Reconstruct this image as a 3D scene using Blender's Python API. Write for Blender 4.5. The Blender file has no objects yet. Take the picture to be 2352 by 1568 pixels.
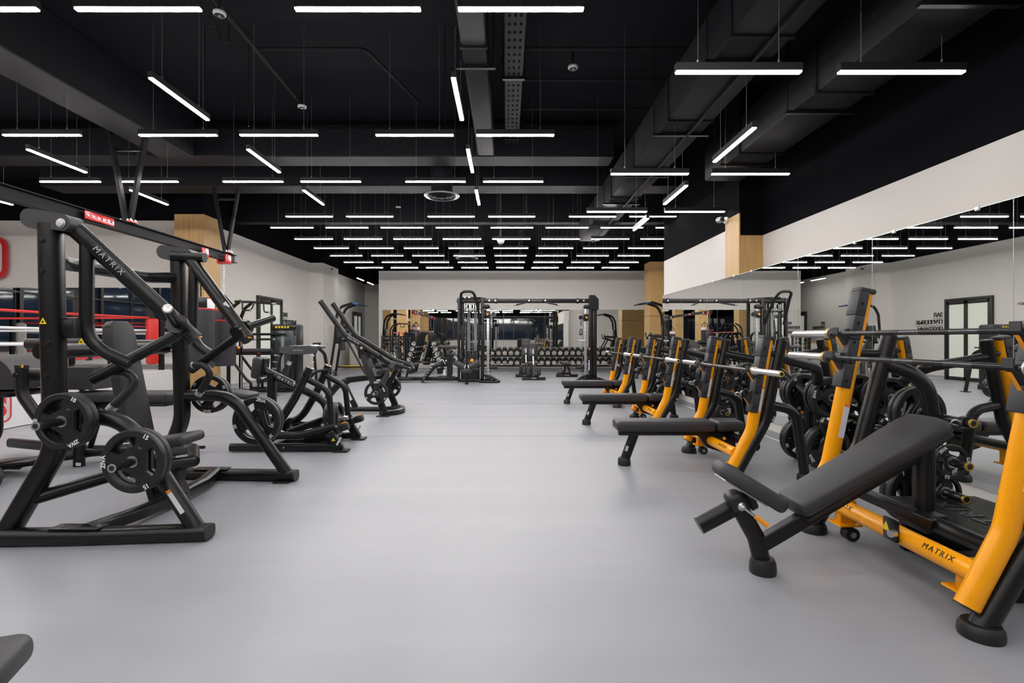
import bpy, bmesh, math, random
from mathutils import Vector as V, Matrix as M4
random.seed(7)
PI = math.pi
SC = bpy.context.scene
COL = SC.collection
# ------------------------------------------------------------------ camera, world, exposure
F, CX, CY, HC = 1180.0, 1163.0, 778.0, 1.25
cam_d = bpy.data.cameras.new('camera'); cam = bpy.data.objects.new('camera', cam_d); COL.objects.link(cam)
cam.location = (0, 0, HC); cam.rotation_euler = (PI/2, 0, 0)
cam_d.sensor_width = 36; cam_d.lens = 36*F/2352
cam_d.shift_x = (1176-CX)/2352; cam_d.shift_y = -(784-CY)/2352
cam_d.clip_start = .05; cam_d.clip_end = 120
SC.camera = cam
w = bpy.data.worlds.new('world'); SC.world = w; w.use_nodes = True
w.node_tree.nodes['Background'].inputs[0].default_value = (.55, .6, .7, 1)
w.node_tree.nodes['Background'].inputs[1].default_value = .02
SC.view_settings.view_transform = 'Standard'; SC.view_settings.look = 'None'
SC.view_settings.gamma = 1; SC.view_settings.use_curve_mapping = False
SC.view_settings.exposure = 0.0
LAMP = 88.0
try:
    SC.cycles.max_bounces = 10; SC.cycles.diffuse_bounces = 5; SC.cycles.glossy_bounces = 6
    SC.cycles.use_denoising = True; SC.cycles.sample_clamp_indirect = 6
except Exception: pass

# ------------------------------------------------------------------ materials
MAT = {}
def mat(name, col, rough=.5, metal=0.0, emit=None, es=0, bump=None, spec=.5, coat=0, var=None, alpha=None, trans=0):
    m = bpy.data.materials.new(name); m.use_nodes = True
    nt = m.node_tree; b = nt.nodes['Principled BSDF']
    b.inputs['Base Color'].default_value = (*col, 1); b.inputs['Roughness'].default_value = rough
    b.inputs['Metallic'].default_value = metal; b.inputs['Specular IOR Level'].default_value = spec
    b.inputs['Coat Weight'].default_value = coat
    if trans: b.inputs['Transmission Weight'].default_value = trans
    if emit: b.inputs['Emission Color'].default_value = (*emit, 1); b.inputs['Emission Strength'].default_value = es
    if bump or var:
        tc = nt.nodes.new('ShaderNodeTexCoord')
        def noise(scale, det=3, sv=None):
            n = nt.nodes.new('ShaderNodeTexNoise'); n.inputs['Scale'].default_value = scale; n.inputs['Detail'].default_value = det
            if sv:
                mp = nt.nodes.new('ShaderNodeMapping'); mp.inputs['Scale'].default_value = sv
                nt.links.new(tc.outputs['Object'], mp.inputs[0]); nt.links.new(mp.outputs[0], n.inputs[0])
            else: nt.links.new(tc.outputs['Object'], n.inputs[0])
            return n
        if bump:
            n = noise(bump[0]); bp = nt.nodes.new('ShaderNodeBump'); bp.inputs['Strength'].default_value = bump[1]
            bp.inputs['Distance'].default_value = .002
            nt.links.new(n.outputs[0], bp.inputs['Height']); nt.links.new(bp.outputs[0], b.inputs['Normal'])
        if var:   # (scale, colour a, colour b, stretch)
            n = noise(var[0], 4, var[3] if len(var) > 3 else None)
            r = nt.nodes.new('ShaderNodeValToRGB'); r.color_ramp.elements[0].color = (*var[1], 1); r.color_ramp.elements[1].color = (*var[2], 1)
            r.color_ramp.elements[0].position = .3; r.color_ramp.elements[1].position = .7
            nt.links.new(n.outputs[0], r.inputs[0]); nt.links.new(r.outputs[0], b.inputs['Base Color'])
    MAT[name] = m
    return m
mat('floor_vinyl', (.30, .305, .33), .40, var=(1.0, (.283, .291, .322), (.312, .32, .353), (.35, 2.2, 1)), bump=(220, .04))
mat('wall_paint', (.69, .66, .63), .75, bump=(60, .05))
mat('ceiling_black', (.010, .0095, .013), .8, bump=(8, .2), spec=.12)
mat('black_wall', (.005, .005, .007), .9, spec=.05)
mat('duct_black', (.0075, .007, .010), .6, spec=.2, bump=(5, .15))
mat('black_metal', (.006, .006, .0068), .31, bump=(500, .12), spec=.4)
mat('black_gloss', (.012, .012, .013), .22)
mat('pad_vinyl', (.034, .033, .038), .5, bump=(350, .15), spec=.45)
mat('rubber', (.009, .009, .010), .46, bump=(300, .1))
mat('cover_rubber', (.030, .031, .036), .5, bump=(300, .1))
mat('orange_paint', (1.0, .40, .002), .28, coat=.06, spec=.35)
mat('orange_bit', (.9, .33, .01), .35)
mat('chrome', (.70, .70, .71), .36, 1.0)
mat('dark_steel', (.09, .09, .095), .3, 1.0)
mat('steel', (.55, .55, .56), .38, 1.0)
mat('dumbbell_end', (.56, .53, .47), .4)
mat('seam_grey', (.265, .272, .30), .4)
mat('grey_steel', (.30, .30, .31), .4, .8)
mat('mirror', (.86, .88, .86), .008, 1.0)
mat('mirror_edge', (.55, .62, .60), .2, .4)
mat('wood_panel', (.6, .4, .2), .5, var=(3.0, (.52, .31, .115), (.62, .39, .155), (9, 9, .7)))
mat('white_print', (.8, .8, .8), .5)
mat('grey_print', (.42, .42, .43), .4)
mat('black_print', (.012, .012, .012), .5)
mat('red_vinyl', (.62, .022, .018), .42)
mat('red_gloss', (.60, .02, .025), .25, coat=.4)
mat('white_vinyl', (.74, .74, .75), .45)
mat('white_plastic', (.75, .75, .76), .4)
mat('canvas_white', (.70, .71, .70), .6)
mat('door_frame', (.020, .019, .018), .4)
mat('frosted_glass_glow', (.55, .58, .52), .3, emit=(.86, .9, .78), es=.25)  # faint glow of its own stands in for a lit room behind the doors
mat('night_glass', (.018, .030, .055), .05, spec=.7)
mat('baseboard', (.36, .37, .385), .35)
mat('white_strip', (.8, .8, .82), .4)
mat('lamp_body', (.014, .014, .015), .4)
mat('lamp_diffuser', (.9, .9, .9), .5, emit=(1.0, .965, .935), es=LAMP)
mat('lamp_diffuser_low', (.9, .9, .9), .5, emit=(1.0, .965, .935), es=LAMP*.27)
mat('lamp_diffuser_far', (.9, .9, .9), .5, emit=(1.0, .965, .935), es=LAMP*.95)
mat('yellow_sign', (.85, .62, .01), .4)
mat('blue_grip', (.03, .16, .45), .4)
mat('shroud', (.032, .052, .062), .2)
mat('label_white', (.62, .63, .68), .5)
mat('label_orange', (.8, .2, .03), .5)
mat('gold_ring', (.62, .40, .06), .3, .8)
mat('silver_grey', (.42, .44, .45), .3, .7)
mat('door_white', (.62, .60, .56), .5)

# ------------------------------------------------------------------ helpers
def at(px, py, Y):
    return V(((px-CX)*Y/F, Y, HC+(CY-py)*Y/F))
def fillet(pts, r, n=6, closed=False):
    pts = [V(p) for p in pts]; out = []
    N = len(pts)
    for i, p in enumerate(pts):
        if not closed and i in (0, N-1): out.append(p); continue
        rr = r[i] if isinstance(r, (list, tuple)) else r
        a = pts[i-1]-p; b = pts[(i+1) % N]-p
        la, lb = a.length, b.length; a = a/la; b = b/lb
        ang = a.angle(b)
        if rr <= 0 or ang > PI-.02: out.append(p); continue
        d = min(rr/math.tan(ang/2), la*.49, lb*.49); rr2 = d*math.tan(ang/2)
        c = p+(a+b).normalized()*(rr2/math.sin(ang/2))
        p0 = p+a*d-c; p1 = p+b*d-c
        sw = p0.angle(p1); ax = p0.cross(p1).normalized()
        for k in range(n+1):
            out.append(c+(M4.Rotation(sw*k/n, 3, ax) @ p0))
    return out
JOINED = {'platform_rib', 'floor_seam', 'tray_floor', 'column_holes', 'chain', 'lettering', 'warning_mark', 'end_mark'}
SINGLE = {'bolt_set': 'frame_bolt', 'cover_bolts': 'cover_bolt', 'joint_bolts': 'joint_bolt', 'plate_bolts': 'plate_bolt', 'foot_bolts': 'foot_bolt', 'clamp_bolts': 'clamp_bolt', 'splice_bolts': 'splice_bolt',
          'pegs': 'peg', 'weight_stack': 'stack_weight'}
class MB:
    def __init__(s): s.v = []; s.f = []; s.m = []; s.mi = 0; s.pc = []
    def add(s, vs, fs, xf=None):
        o = len(s.v); s.pc.append((o, len(s.f)))
        s.v += [(xf @ V(p)) if xf is not None else V(p) for p in vs]
        s.f += [tuple(i+o for i in q) for q in fs]; s.m += [s.mi]*len(fs)
        return s
    def tube(s, pts, r, n=12, fil=0, sec=None, up=(0, 0, 1), cap=True, closed=False, fn=6, taper=None):
        """round (radius r) or oval (sec=(half width sideways, half width along up)) tube along a filleted path"""
        pts = fillet(pts, fil, fn, closed) if fil else [V(p) for p in pts]
        N = len(pts); T = []
        for i in range(N):
            if closed: t = pts[(i+1) % N]-pts[i-1]
            else: t = pts[min(i+1, N-1)]-pts[max(i-1, 0)]
            T.append(t.normalized())
        u = V(up); u = u-T[0]*u.dot(T[0])
        if u.length < 1e-3:
            u = V((0, 1, 0)) if abs(T[0].y) < .9 else V((1, 0, 0)); u = u-T[0]*u.dot(T[0])
        u.normalize(); vs = []
        for i in range(N):
            if i:
                q = T[i-1].rotation_difference(T[i]); u = q @ u; u = (u-T[i]*u.dot(T[i])).normalized()
            sd = u.cross(T[i])
            k = 1 if taper is None else taper[0]+(taper[1]-taper[0])*i/(N-1)
            rx, ry = (r*k, r*k) if sec is None else (sec[0]*k, sec[1]*k)
            for j in range(n):
                a = 2*PI*j/n; ca, sa = math.cos(a), math.sin(a)
                if sec is not None and len(sec) > 2:   # superellipse for flat-sided oval and square tube
                    e = sec[2]; ca = math.copysign(abs(ca)**e, ca); sa = math.copysign(abs(sa)**e, sa)
                vs.append(pts[i]+sd*(rx*ca)+u*(ry*sa))
        fs = []
        for i in range(N-1 if not closed else N):
            i2 = (i+1) % N
            for j in range(n):
                j2 = (j+1) % n
                fs.append((i*n+j, i*n+j2, i2*n+j2, i2*n+j))
        if cap and not closed:
            fs.append(tuple(range(n-1, -1, -1))); fs.append(tuple((N-1)*n+j for j in range(n)))
        return s.add(vs, fs)
    def cyl(s, a, b, r, n=14, r2=None):
        return s.tube([a, b], r, n, taper=None if r2 is None else (1, r2/r))
    def box(s, c, sz, rot=None, bev=0, seg=2):
        """box of full size sz, centre c, optional 3x3/4x4 rot and rounded edges"""
        X = M4.Translation(V(c)) @ (rot.to_4x4() if rot is not None else M4.Identity(4))
        bm = bmesh.new(); bmesh.ops.create_cube(bm, size=1)
        for q in bm.verts: q.co = V((q.co.x*sz[0], q.co.y*sz[1], q.co.z*sz[2]))
        if bev: bmesh.ops.bevel(bm, geom=bm.edges[:], offset=min(bev, min(sz)*.49), segments=seg, affect='EDGES', profile=.5)
        bm.verts.index_update()
        vs = [q.co.copy() for q in bm.verts]; fs = [[q.index for q in f.verts] for f in bm.faces]; bm.free()
        return s.add(vs, fs, X)
    def bar(s, a, b, wd, ht, up=(0, 0, 1), bev=.004, seg=1):
        """rectangular bar from a to b: wd sideways, ht along up"""
        a, b = V(a), V(b); t = (b-a); L = t.length; t.normalize(); u = V(up); u = (u-t*u.dot(t)).normalized(); sd = u.cross(t)
        return s.box((a+b)/2, (L, wd, ht), M4((t, sd, u)).transposed(), bev, seg)
    def lathe(s, prof, o, ax, n=20):
        """profile of (radius, distance along ax) from point o"""
        ax = V(ax).normalized(); u = ax.orthogonal().normalized(); w_ = ax.cross(u); vs = []; fs = []; o = V(o)
        for r, h in prof:
            for j in range(n):
                a = 2*PI*j/n; vs.append(o+ax*h+u*(r*math.cos(a))+w_*(r*math.sin(a)))
        for i in range(len(prof)-1):
            for j in range(n):
                j2 = (j+1) % n; fs.append((i*n+j, i*n+j2, (i+1)*n+j2, (i+1)*n+j))
        if prof[0][0] > 1e-4: fs.append(tuple(range(n-1, -1, -1)))
        if prof[-1][0] > 1e-4: fs.append(tuple((len(prof)-1)*n+j for j in range(n)))
        return s.add(vs, fs)
    def prism(s, poly, o, u, w_, depth, n=None):
        """polygon in the (u, w) plane at o, extruded by depth along u x w (centred)"""
        u, w_ = V(u), V(w_); nn = u.cross(w_).normalized()*(depth/2); o = V(o); N = len(poly)
        vs = [o+u*a+w_*b-nn for a, b in poly]+[o+u*a+w_*b+nn for a, b in poly]
        fs = [tuple(range(N-1, -1, -1)), tuple(range(N, 2*N))]+[(i, (i+1) % N, N+(i+1) % N, N+i) for i in range(N)]
        return s.add(vs, fs)
    def mesh(s, name, m, off=(0, 0, 0), ang=38):
        me = bpy.data.meshes.new(name); o = V(off)
        me.from_pydata([tuple(p-o) for p in s.v], [], s.f)
        ms = m if isinstance(m, (list, tuple)) else [m]
        for q in ms: me.materials.append(MAT[q])
        if len(ms) > 1: me.polygons.foreach_set('material_index', s.m)
        me.shade_smooth(); me.set_sharp_from_angle(angle=math.radians(ang))
        return me
    def obj(s, name, m, parent=None, ang=38, off=None):
        """link as ONE mesh object; vertices are world coordinates, the parent chain's origin is taken off"""
        if off is None: off = origin(parent)
        if parent is not None and len(s.pc) > 1 and name not in JOINED and not isinstance(m, (list, tuple)):
            ps = s.pieces()
            if len(ps) > 1:
                nm = SINGLE.get(name, name); o = None
                for p in ps: o = link(nm, p.mesh(nm, m, off, ang), parent)
                return o
        return link(name, s.mesh(name, m, off, ang), parent)
    def pieces(s):
        """the added shapes as separate builders, those whose boxes touch kept together"""
        e = s.pc+[(len(s.v), len(s.f))]; bx = []
        for (a, _), (b, _) in zip(e[:-1], e[1:]):
            q = s.v[a:b]; bx.append([(min(p[i] for p in q)-.003, max(p[i] for p in q)+.003) for i in range(3)])
        n = len(bx); g = list(range(n))
        for i in range(n):
            for j in range(i):
                if all(bx[i][k][0] <= bx[j][k][1] and bx[j][k][0] <= bx[i][k][1] for k in range(3)):
                    a, b = g[i], g[j]; g = [b if x == a else x for x in g]
        out = []
        for r in dict.fromkeys(g):
            m = MB()
            for i in range(n):
                if g[i] == r:
                    a, fa = e[i]; b, fb = e[i+1]; m.add(s.v[a:b], [[k-a for k in f] for f in s.f[fa:fb]])
            out.append(m)
        return out
    def top(s, name, m, label, cat, group=None, kind=None, ang=38):
        """link as a top-level thing of one mesh, origin at its foot"""
        xs = [p.x for p in s.v]; ys = [p.y for p in s.v]; zs = [p.z for p in s.v]
        o = V(((min(xs)+max(xs))/2, (min(ys)+max(ys))/2, min(zs)))
        ob = link(name, s.mesh(name, m, o, ang), None); ob.location = o; ob['_o'] = tuple(o)
        return tag(ob, label, cat, group, kind)
def origin(p):
    o = V((0, 0, 0))
    while p is not None:
        o += p.location; p = p.parent
    return o
def link(name, data, parent=None):
    o = bpy.data.objects.new(name, data); COL.objects.link(o)
    if parent is not None: o.parent = parent
    return o
def tag(o, label=None, cat=None, group=None, kind=None):
    if '_o' in o: del o['_o']
    if label: o['label'] = label
    if cat: o['category'] = cat
    if group: o['group'] = group
    if kind: o['kind'] = kind
    return o
def thing(name, label, cat, loc=(0, 0, 0), group=None):
    o = bpy.data.objects.new(name, None); COL.objects.link(o); o.location = loc; o.empty_display_size = .1
    return tag(o, label, cat, group)
def struct(mb, name, m, parent=None, ang=38):
    o = mb.obj(name, m, parent, ang)
    if parent is None: o['kind'] = 'structure'
    return o
KIDS = {}
def dup(root, loc=None, rotz=None, label=None, group=None):
    def cp(o, par):
        c = o.copy(); COL.objects.link(c)
        if par is not None: c.parent = par
        for k in o.children: cp(k, c)
        return c
    r = cp(root, None)
    if loc is not None: r.location = loc
    if rotz is not None: r.rotation_euler = (0, 0, rotz)
    if label: r['label'] = label
    if group: r['group'] = group
    return r
_txt = {}
def text_mesh(body, m, size=1.0, ext=.0, bold=0, space=1.0):
    k = (body, m, size, ext, bold, space)
    if k not in _txt:
        c = bpy.data.curves.new('lettering', 'FONT'); c.body = body; c.size = size; c.extrude = ext; c.offset = bold
        c.space_character = space; c.align_x = 'CENTER'; c.align_y = 'CENTER'; c.resolution_u = 3
        o = bpy.data.objects.new('lettering', c); COL.objects.link(o)
        dg = bpy.context.evaluated_depsgraph_get(); dg.update()
        me = bpy.data.meshes.new_from_object(o.evaluated_get(dg)); bpy.data.objects.remove(o)
        me.materials.clear(); me.materials.append(MAT[m]); _txt[k] = me
    return _txt[k]
def frame(o, right, up):
    r = V(right).normalized(); u = V(up); u = (u-r*u.dot(r)).normalized(); n = r.cross(u)
    return M4.Translation(V(o)) @ M4((r, u, n)).transposed().to_4x4()
def lettering(body, o, right, up, size, m, parent=None, ext=.0008, bold=0, space=1.0, name='lettering'):
    ob = link(name, text_mesh(body, m, size, ext, bold, space), parent)
    ob.matrix_local = M4.Translation(-origin(parent)) @ frame(o, right, up)
    return ob
def mirY(pts, y0): return [V((p[0], 2*y0-p[1], p[2])) for p in pts]
def rotY(a): return M4.Rotation(a, 3, 'Y')
def cushion(poly, c, u, v, n, t, bev):
    bm = bmesh.new(); vs = [bm.verts.new(c+u*a_+v*b_-n*t) for a_, b_ in poly]; f = bm.faces.new(vs); r_ = bmesh.ops.extrude_face_region(bm, geom=[f])
    bmesh.ops.translate(bm, vec=n*t, verts=[k for k in r_['geom'] if isinstance(k, bmesh.types.BMVert)]); bmesh.ops.recalc_face_normals(bm, faces=bm.faces)
    bmesh.ops.bevel(bm, geom=[e for e in bm.edges if len(e.link_faces) == 2 and e.calc_face_angle() > .7], offset=bev, segments=3, affect='EDGES', profile=.5)
    bm.verts.index_update(); m = MB(); m.add([k.co for k in bm.verts], [[k.index for k in f.verts] for f in bm.faces]); bm.free(); return m

UNDER = {'handle_cap': ('handle_grip', 'handle'), 'horn_end': ('storage_horn', 'weight_horn'), 'horn_badge': ('storage_horn',), 'horn_ring': ('storage_horn',), 'end_plug': ('orange_upright',),
         'cover_bolt': ('wear_cover',), 'label_header': ('instruction_label', 'label'), 'cap_mark': ('black_upright', 'frame_tube', 'long_arm'), 'end_cap': ('black_upright', 'foot_beam', 'sleeve'), 'hook_edge': ('bar_hook',),
         'roller_cap': ('thigh_roller',), 'chin_grip_cap': ('chin_grip',), 'dip_handle_cap': ('dip_handle',), 'wheel_axle': ('wheel',), 'wheel': ('wheel_bracket',), 'pad_seam': ('back_pad',), 'adjuster_pin': ('adjuster_block',),
         'adjuster_lever': ('adjuster_block',), 'pivot_bolt': ('pivot_head', 'pivot_joint', 'pivot_link'), 'warning_mark': ('warning_sign',), 'platform_rib': ('spotter_platform',), 'joint_bolt': ('joint_plate',),
         'frame_bolt': ('upright', 'frame_tube'), 'end_stripe': ('press_arm',), 'arm_end_cap': ('press_arm',), 'splice_bolt': ('splice_plate',), 'clamp_bolt': ('clamp_plate',), 'trolley_label': ('trolley',), 'tie_badge': ('rope_tie',),
         'cap_badge': ('end_cap',), 'collar_band': ('sleeve',), 'peg_stripe': ('foot_peg',), 'arm_top_mark': ('curved_arm',), 'arm_bolt': ('curved_arm',), 'beam_bolt': ('foot_beam', 'overhead_beam'), 'grip_cap': ('grip',),
         'blue_grip': ('chin_handle',), 'foot_bolt': ('front_foot',), 'foot_cap': ('front_foot', 'foot_beam'), 'plate_bolt': ('foot_plate',), 'hub_bolt': ('hub',), 'underline': ('lettering',), 'column_holes': ('cable_column',),
         'carriage_knob': ('carriage',), 'pulley_rim': ('pulley_arm',), 'hanging_tab': ('bag_top', 'bag_body'), 'trim_band': ('bag_body',), 'weight_glimpse': ('tower_shroud',), 'instruction_strip': ('tower_top',), 'latch_knob': ('latch_plate',)}
LETTERED = ('press_arm', 'spar', 'long_arm', 'orange_crossbar', 'spotter_platform', 'overhead_beam', 'tower_side', 'top_shelf', 'skirt', 'tie_bar', 'sign_outline')
_nested = set()
def nest(root):
    """hang caps, bolts, marks and lettering below the part of the thing that they sit on"""
    if root.name in _nested: return
    _nested.add(root.name)
    kids = [o for o in root.children if o.type == 'MESH']
    def bb(o):
        q = [o.matrix_local @ V(c) for c in o.bound_box]; return [(min(p[i] for p in q), max(p[i] for p in q)) for i in range(3)]
    box = {o.name: bb(o) for o in kids}
    for o in kids:
        b = o.name.split('.')[0]; want = UNDER.get(b) or (LETTERED if b == 'lettering' else None)
        if not want: continue
        best = None; A = box[o.name]
        for c in kids:
            if c is o or c.name.split('.')[0] not in want or c.parent is not root: continue
            B = box[c.name]
            d = sum(max(0, A[i][0]-B[i][1], B[i][0]-A[i][1])**2 for i in range(3)), sum((sum(A[i])-sum(B[i]))**2 for i in range(3))
            if best is None or d < best[0]: best = (d, c)
        if best and best[0][0] < .02 and not o.children:
            o.parent = best[1]; o.matrix_parent_inverse = best[1].matrix_local.inverted()
# ------------------------------------------------------------------ the room
XR, XL, YF, ZC = 3.34, -7.0, 20.5, 4.92        # mirror wall, left wall, far wall, ceiling
ZG = 3.96                                       # top of the grey paint
XW, YB = -14.0, -9.0                            # ring hall window wall, back wall
def wall(name, x0, y0, x1, y1, z0, z1, m, t=.12, side=1, parent=None):
    a, b = V((x0, y0, 0)), V((x1, y1, 0)); d = (b-a).normalized(); nrm = V((d.y, -d.x, 0))*side
    c = (a+b)/2-nrm*(t/2); c.z = (z0+z1)/2
    mb = MB(); mb.box(c, ((b-a).length, t, z1-z0), M4((d, V((0, 0, 1)).cross(d), V((0, 0, 1)))).transposed())
    return struct(mb, name, m, parent)
mb = MB(); mb.box((-3.5, 9, -.05), (24, 37, .1)); FLOOR = struct(mb, 'floor', 'floor_vinyl')
mb = MB()                                        # faint welded seams of the vinyl sheets
for k in range(8):
    mb.box((-1.5, 6.6+1.6*k, .0006), (9.6, .006, .001))
seam = mb.obj('floor_seam', 'seam_grey', FLOOR); seam['kind'] = 'stuff'
mb = MB(); mb.box((-3.5, 9, ZC+.05), (24, 37, .1)); CEIL = struct(mb, 'ceiling', 'ceiling_black')
# right mirror wall: the mirrors stand on a low furring, the paint above is set back near the camera
XA, XB = XR+.02, XR+.35
q = MB(); q.box((XR+.15, 4.73, 1.085), (.3, 12.45, 2.17)); struct(q, 'wall_right', 'wall_paint')
q = MB(); q.box((XB+.1, 3.0, 2.40), (.2, 9.0, .68)); struct(q, 'wall_right_near', 'wall_paint')
q = MB(); q.box((XB+.1, 3.0, 3.83), (.2, 9.0, 2.18)); struct(q, 'wall_right_near_upper', 'black_wall')
q = MB(); q.box((XA+.15, 9.4, 2.53), (.3, 3.1, .74)); struct(q, 'wall_right_middle', 'wall_paint')
q = MB(); q.box((XA+.15, 9.4, 3.91), (.3, 3.1, 2.02)); struct(q, 'wall_right_middle_upper', 'black_wall')
q = MB(); q.box((XA+.18, 7.63, 3.0), (.36, .44, 3.8)); PR = struct(q, 'wall_right_pilaster', 'black_wall')
q = MB(); q.box((XA-.004, 7.62, 2.62), (.02, .47, .88), bev=.002, seg=1); q.obj('wood_panel', 'wood_panel', PR)
q = MB(); q.box((XA+.172, 7.395, 2.455), (.34, .02, .57), bev=.002, seg=1); q.obj('wood_panel', 'wood_panel', PR)
# the space opens up beyond the mirror wall
wall('wall_right_beyond', 6.6, 10.5, 6.6, YF, 0, ZG, 'wall_paint', .12, -1)
wall('wall_right_beyond_upper', 6.6, 10.5, 6.6, YF, ZG, ZC, 'black_wall', .12, -1)
wall('wall_right_return', XR+.2, 10.6, 6.6, 10.6, 0, ZC, 'wall_paint', .12, -1)
def wood_pillar(name, x0, x1, y0, y1, joints, top=ZG):
    mb = MB(); mb.box(((x0+x1)/2, (y0+y1)/2, ZC/2), (x1-x0-.03, y1-y0-.03, ZC)); P = struct(mb, name, 'black_wall')
    zs = [0.0]+list(joints)+[top]
    for z0, z1 in zip(zs[:-1], zs[1:]):          # wood cladding boards round the pillar with dark joints between them
        h = z1-z0-.012; zc = (z0+z1)/2
        for xa, xb, ya, yb in ((x0, (x0+x1)/2-.003, y0, y0+.02), ((x0+x1)/2+.003, x1, y0, y0+.02), (x0, x1, y1-.02, y1), (x0, x0+.02, y0+.021, y1-.021), (x1-.02, x1, y0+.021, y1-.021)):
            q = MB(); q.box(((xa+xb)/2, (ya+yb)/2, zc), (xb-xa, yb-ya, h)); q.obj('wood_panel', 'wood_panel', P)
    return P
wood_pillar('wall_right_column', 5.02, 6.0, 18.0, 18.7, (1.0, 2.05))
wood_pillar('wall_left_column', -7.2, -6.56, 11.14, 11.79, (.72, 2.32))
for i, y in enumerate((3.6, -1.6, -6.6)):
    wood_pillar('wall_left_column_near', -7.9, -7.2, y-.35, y+.35, (1.1, 2.3))
# left wall, its pilaster, and the corridor at its end
wall('wall_left', XL, 11.8, XL, 25.4, 0, ZG, 'wall_paint', .12, 1)
wall('wall_left_upper', XL, 11.8, XL, 25.4, ZG, ZC, 'black_wall', .12, 1)
mb = MB(); mb.box(((XL-6.53)/2, 19.13, ZG/2), (-6.53-XL, 1.66, ZG)); struct(mb, 'wall_left_pilaster', 'wall_paint')
mb = MB(); mb.box(((XL-6.53)/2, 19.13, (ZG+ZC)/2), (-6.53-XL, 1.66, ZC-ZG)); struct(mb, 'wall_left_pilaster_upper', 'black_wall')
wall('wall_corridor', XL, 25.4, 0, 25.4, 0, ZG, 'wall_paint', .12, 1)
wall('wall_corridor_upper', XL, 25.4, 0, 25.4, ZG, ZC, 'black_wall', .12, 1)
# far wall: a free standing partition with the corridor on its left
wall('wall_far', -5.09, YF, 6.6, YF, 0, ZG, 'wall_paint', .14, 1)
wall('wall_far_upper', -5.09, YF+.02, 6.6, YF+.02, ZG, ZC, 'black_wall', .14, 1)
# ring hall on the left: wall facing the camera, window wall, back wall
wall('wall_ring', XW, 11.78, -7.05, 11.78, 0, ZG, 'wall_paint', .12, 1)
wall('wall_ring_upper', XW, 11.78, -7.05, 11.78, ZG, ZC, 'black_wall', .12, 1)
def window_wall(name, a, b, n, side, z0=1.15, z1=3.3):
    a, b = V(a), V(b); d = (b-a).normalized(); nrm = V((d.y, -d.x, 0))*side
    wall('wall_'+name+'_low', a.x, a.y, b.x, b.y, 0, z0, 'wall_paint', .12, side)
    wall('wall_'+name+'_top', a.x, a.y, b.x, b.y, z1, ZC, 'black_wall', .12, side)
    L = (b-a).length/n
    R = M4((d, V((0, 0, 1)).cross(d), V((0, 0, 1)))).transposed()
    for i in range(n):
        c = a+d*(L*(i+.5)); c.z = (z0+z1)/2
        q = MB(); q.box(c-nrm*.06, (L-.10, .02, z1-z0-.1), R); W = struct(q, 'window_%d' % (i+1), 'night_glass')
        q = MB()
        for k in (-1, 1):
            q.box(c+d*(k*(L/2-.03)), (.06, .1, z1-z0), R); q.box(c+V((0, 0, k*((z1-z0)/2-.03))), (L, .1, .06), R)
        q.box(c, (.05, .08, z1-z0), R); q.box(c+V((0, 0, .45)), (L, .08, .05), R)
        q.obj('window_frame', 'door_frame', W)
window_wall('window', (XW, YB, 0), (XW, 11.7, 0), 7, 1, .9, 3.4)
window_wall('back', (XW, YB, 0), (6.6, YB, 0), 7, -1)
wall('wall_back_side', 6.6, YB, 6.6, -1.5, 0, ZC, 'wood_panel', .12, -1)
wall('wall_right_end', XR+.2, -1.5, 6.6, -1.5, 0, ZC, 'wall_paint', .12, 1)
# baseboards: grey tile skirting with a white strip at the floor
def baseboard(name, x0, y0, x1, y1, side, n=1, h=.085):
    a, b = V((x0, y0, 0)), V((x1, y1, 0)); d = (b-a).normalized(); nrm = V((d.y, -d.x, 0))*side; L = (b-a).length/n
    R = M4((d, V((0, 0, 1)).cross(d), V((0, 0, 1)))).transposed()
    c = (a+b)/2
    q = MB(); q.box(c+nrm*.006+V((0, 0, .006)), ((b-a).length, .024, .012), R); B = struct(q, 'baseboard_'+name, 'white_strip')
    me = None
    for i in range(n):
        cc = a+d*(L*(i+.5))+nrm*.004
        if me is None:
            q = MB(); q.box((0, 0, 0), (L-.006, .012, h), R); me = q.mesh('tile', 'baseboard')
        o = link('tile', me, B); o.location = cc+V((0, 0, .012+h/2))
baseboard('right', XR, -1.4, XR, 10.9, -1, 20)
baseboard('left', XL, 11.8, XL, 18.3, 1, 11); baseboard('far', -5.09, YF, 6.5, YF, 1, 18); baseboard('corridor', XL, 25.4, -1, 25.4, 1, 8)
baseboard('pilaster', XL, 18.3, -6.53, 18.3, 1, 1); baseboard('pilaster_side', -6.53, 18.3, -6.53, 19.96, 1, 3)
# mirrors: each pane a part
def mirror_wall(name, label, a, b, n, z0, z1, side, edges=None):
    a, b = V(a), V(b); d = (b-a).normalized(); nrm = V((d.y, -d.x, 0))*side
    T = thing(name, label, 'mirror', ((a+b)/2).to_tuple()[:2]+(z0,))
    R = M4((d, V((0, 0, 1)).cross(d), V((0, 0, 1)))).transposed()
    L = (b-a).length
    cuts = edges or [L*i/n for i in range(n+1)]
    for s0, s1 in zip(cuts[:-1], cuts[1:]):
        c = a+d*((s0+s1)/2)+nrm*.008; c.z = (z0+z1)/2
        q = MB(); q.box(c, (s1-s0-.005, .008, z1-z0), R); q.obj('mirror_panel', 'mirror', T)
        q = MB(); q.box(c+V((0, 0, (z1-z0)/2+.002)), (s1-s0-.005, .010, .004), R); q.box(c-d*((s1-s0)/2-.001), (.003, .009, z1-z0), R)
        q.obj('mirror_edge', 'mirror_edge', T)
        q = MB()
        for k in (-.3, .3):
            q.box(c+d*(k*(s1-s0))+V((0, 0, (z1-z0)/2))+nrm*.005, (.035, .012, .03), R, .004)
        q.obj('mirror_clip', 'chrome', T)
    return T
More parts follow.
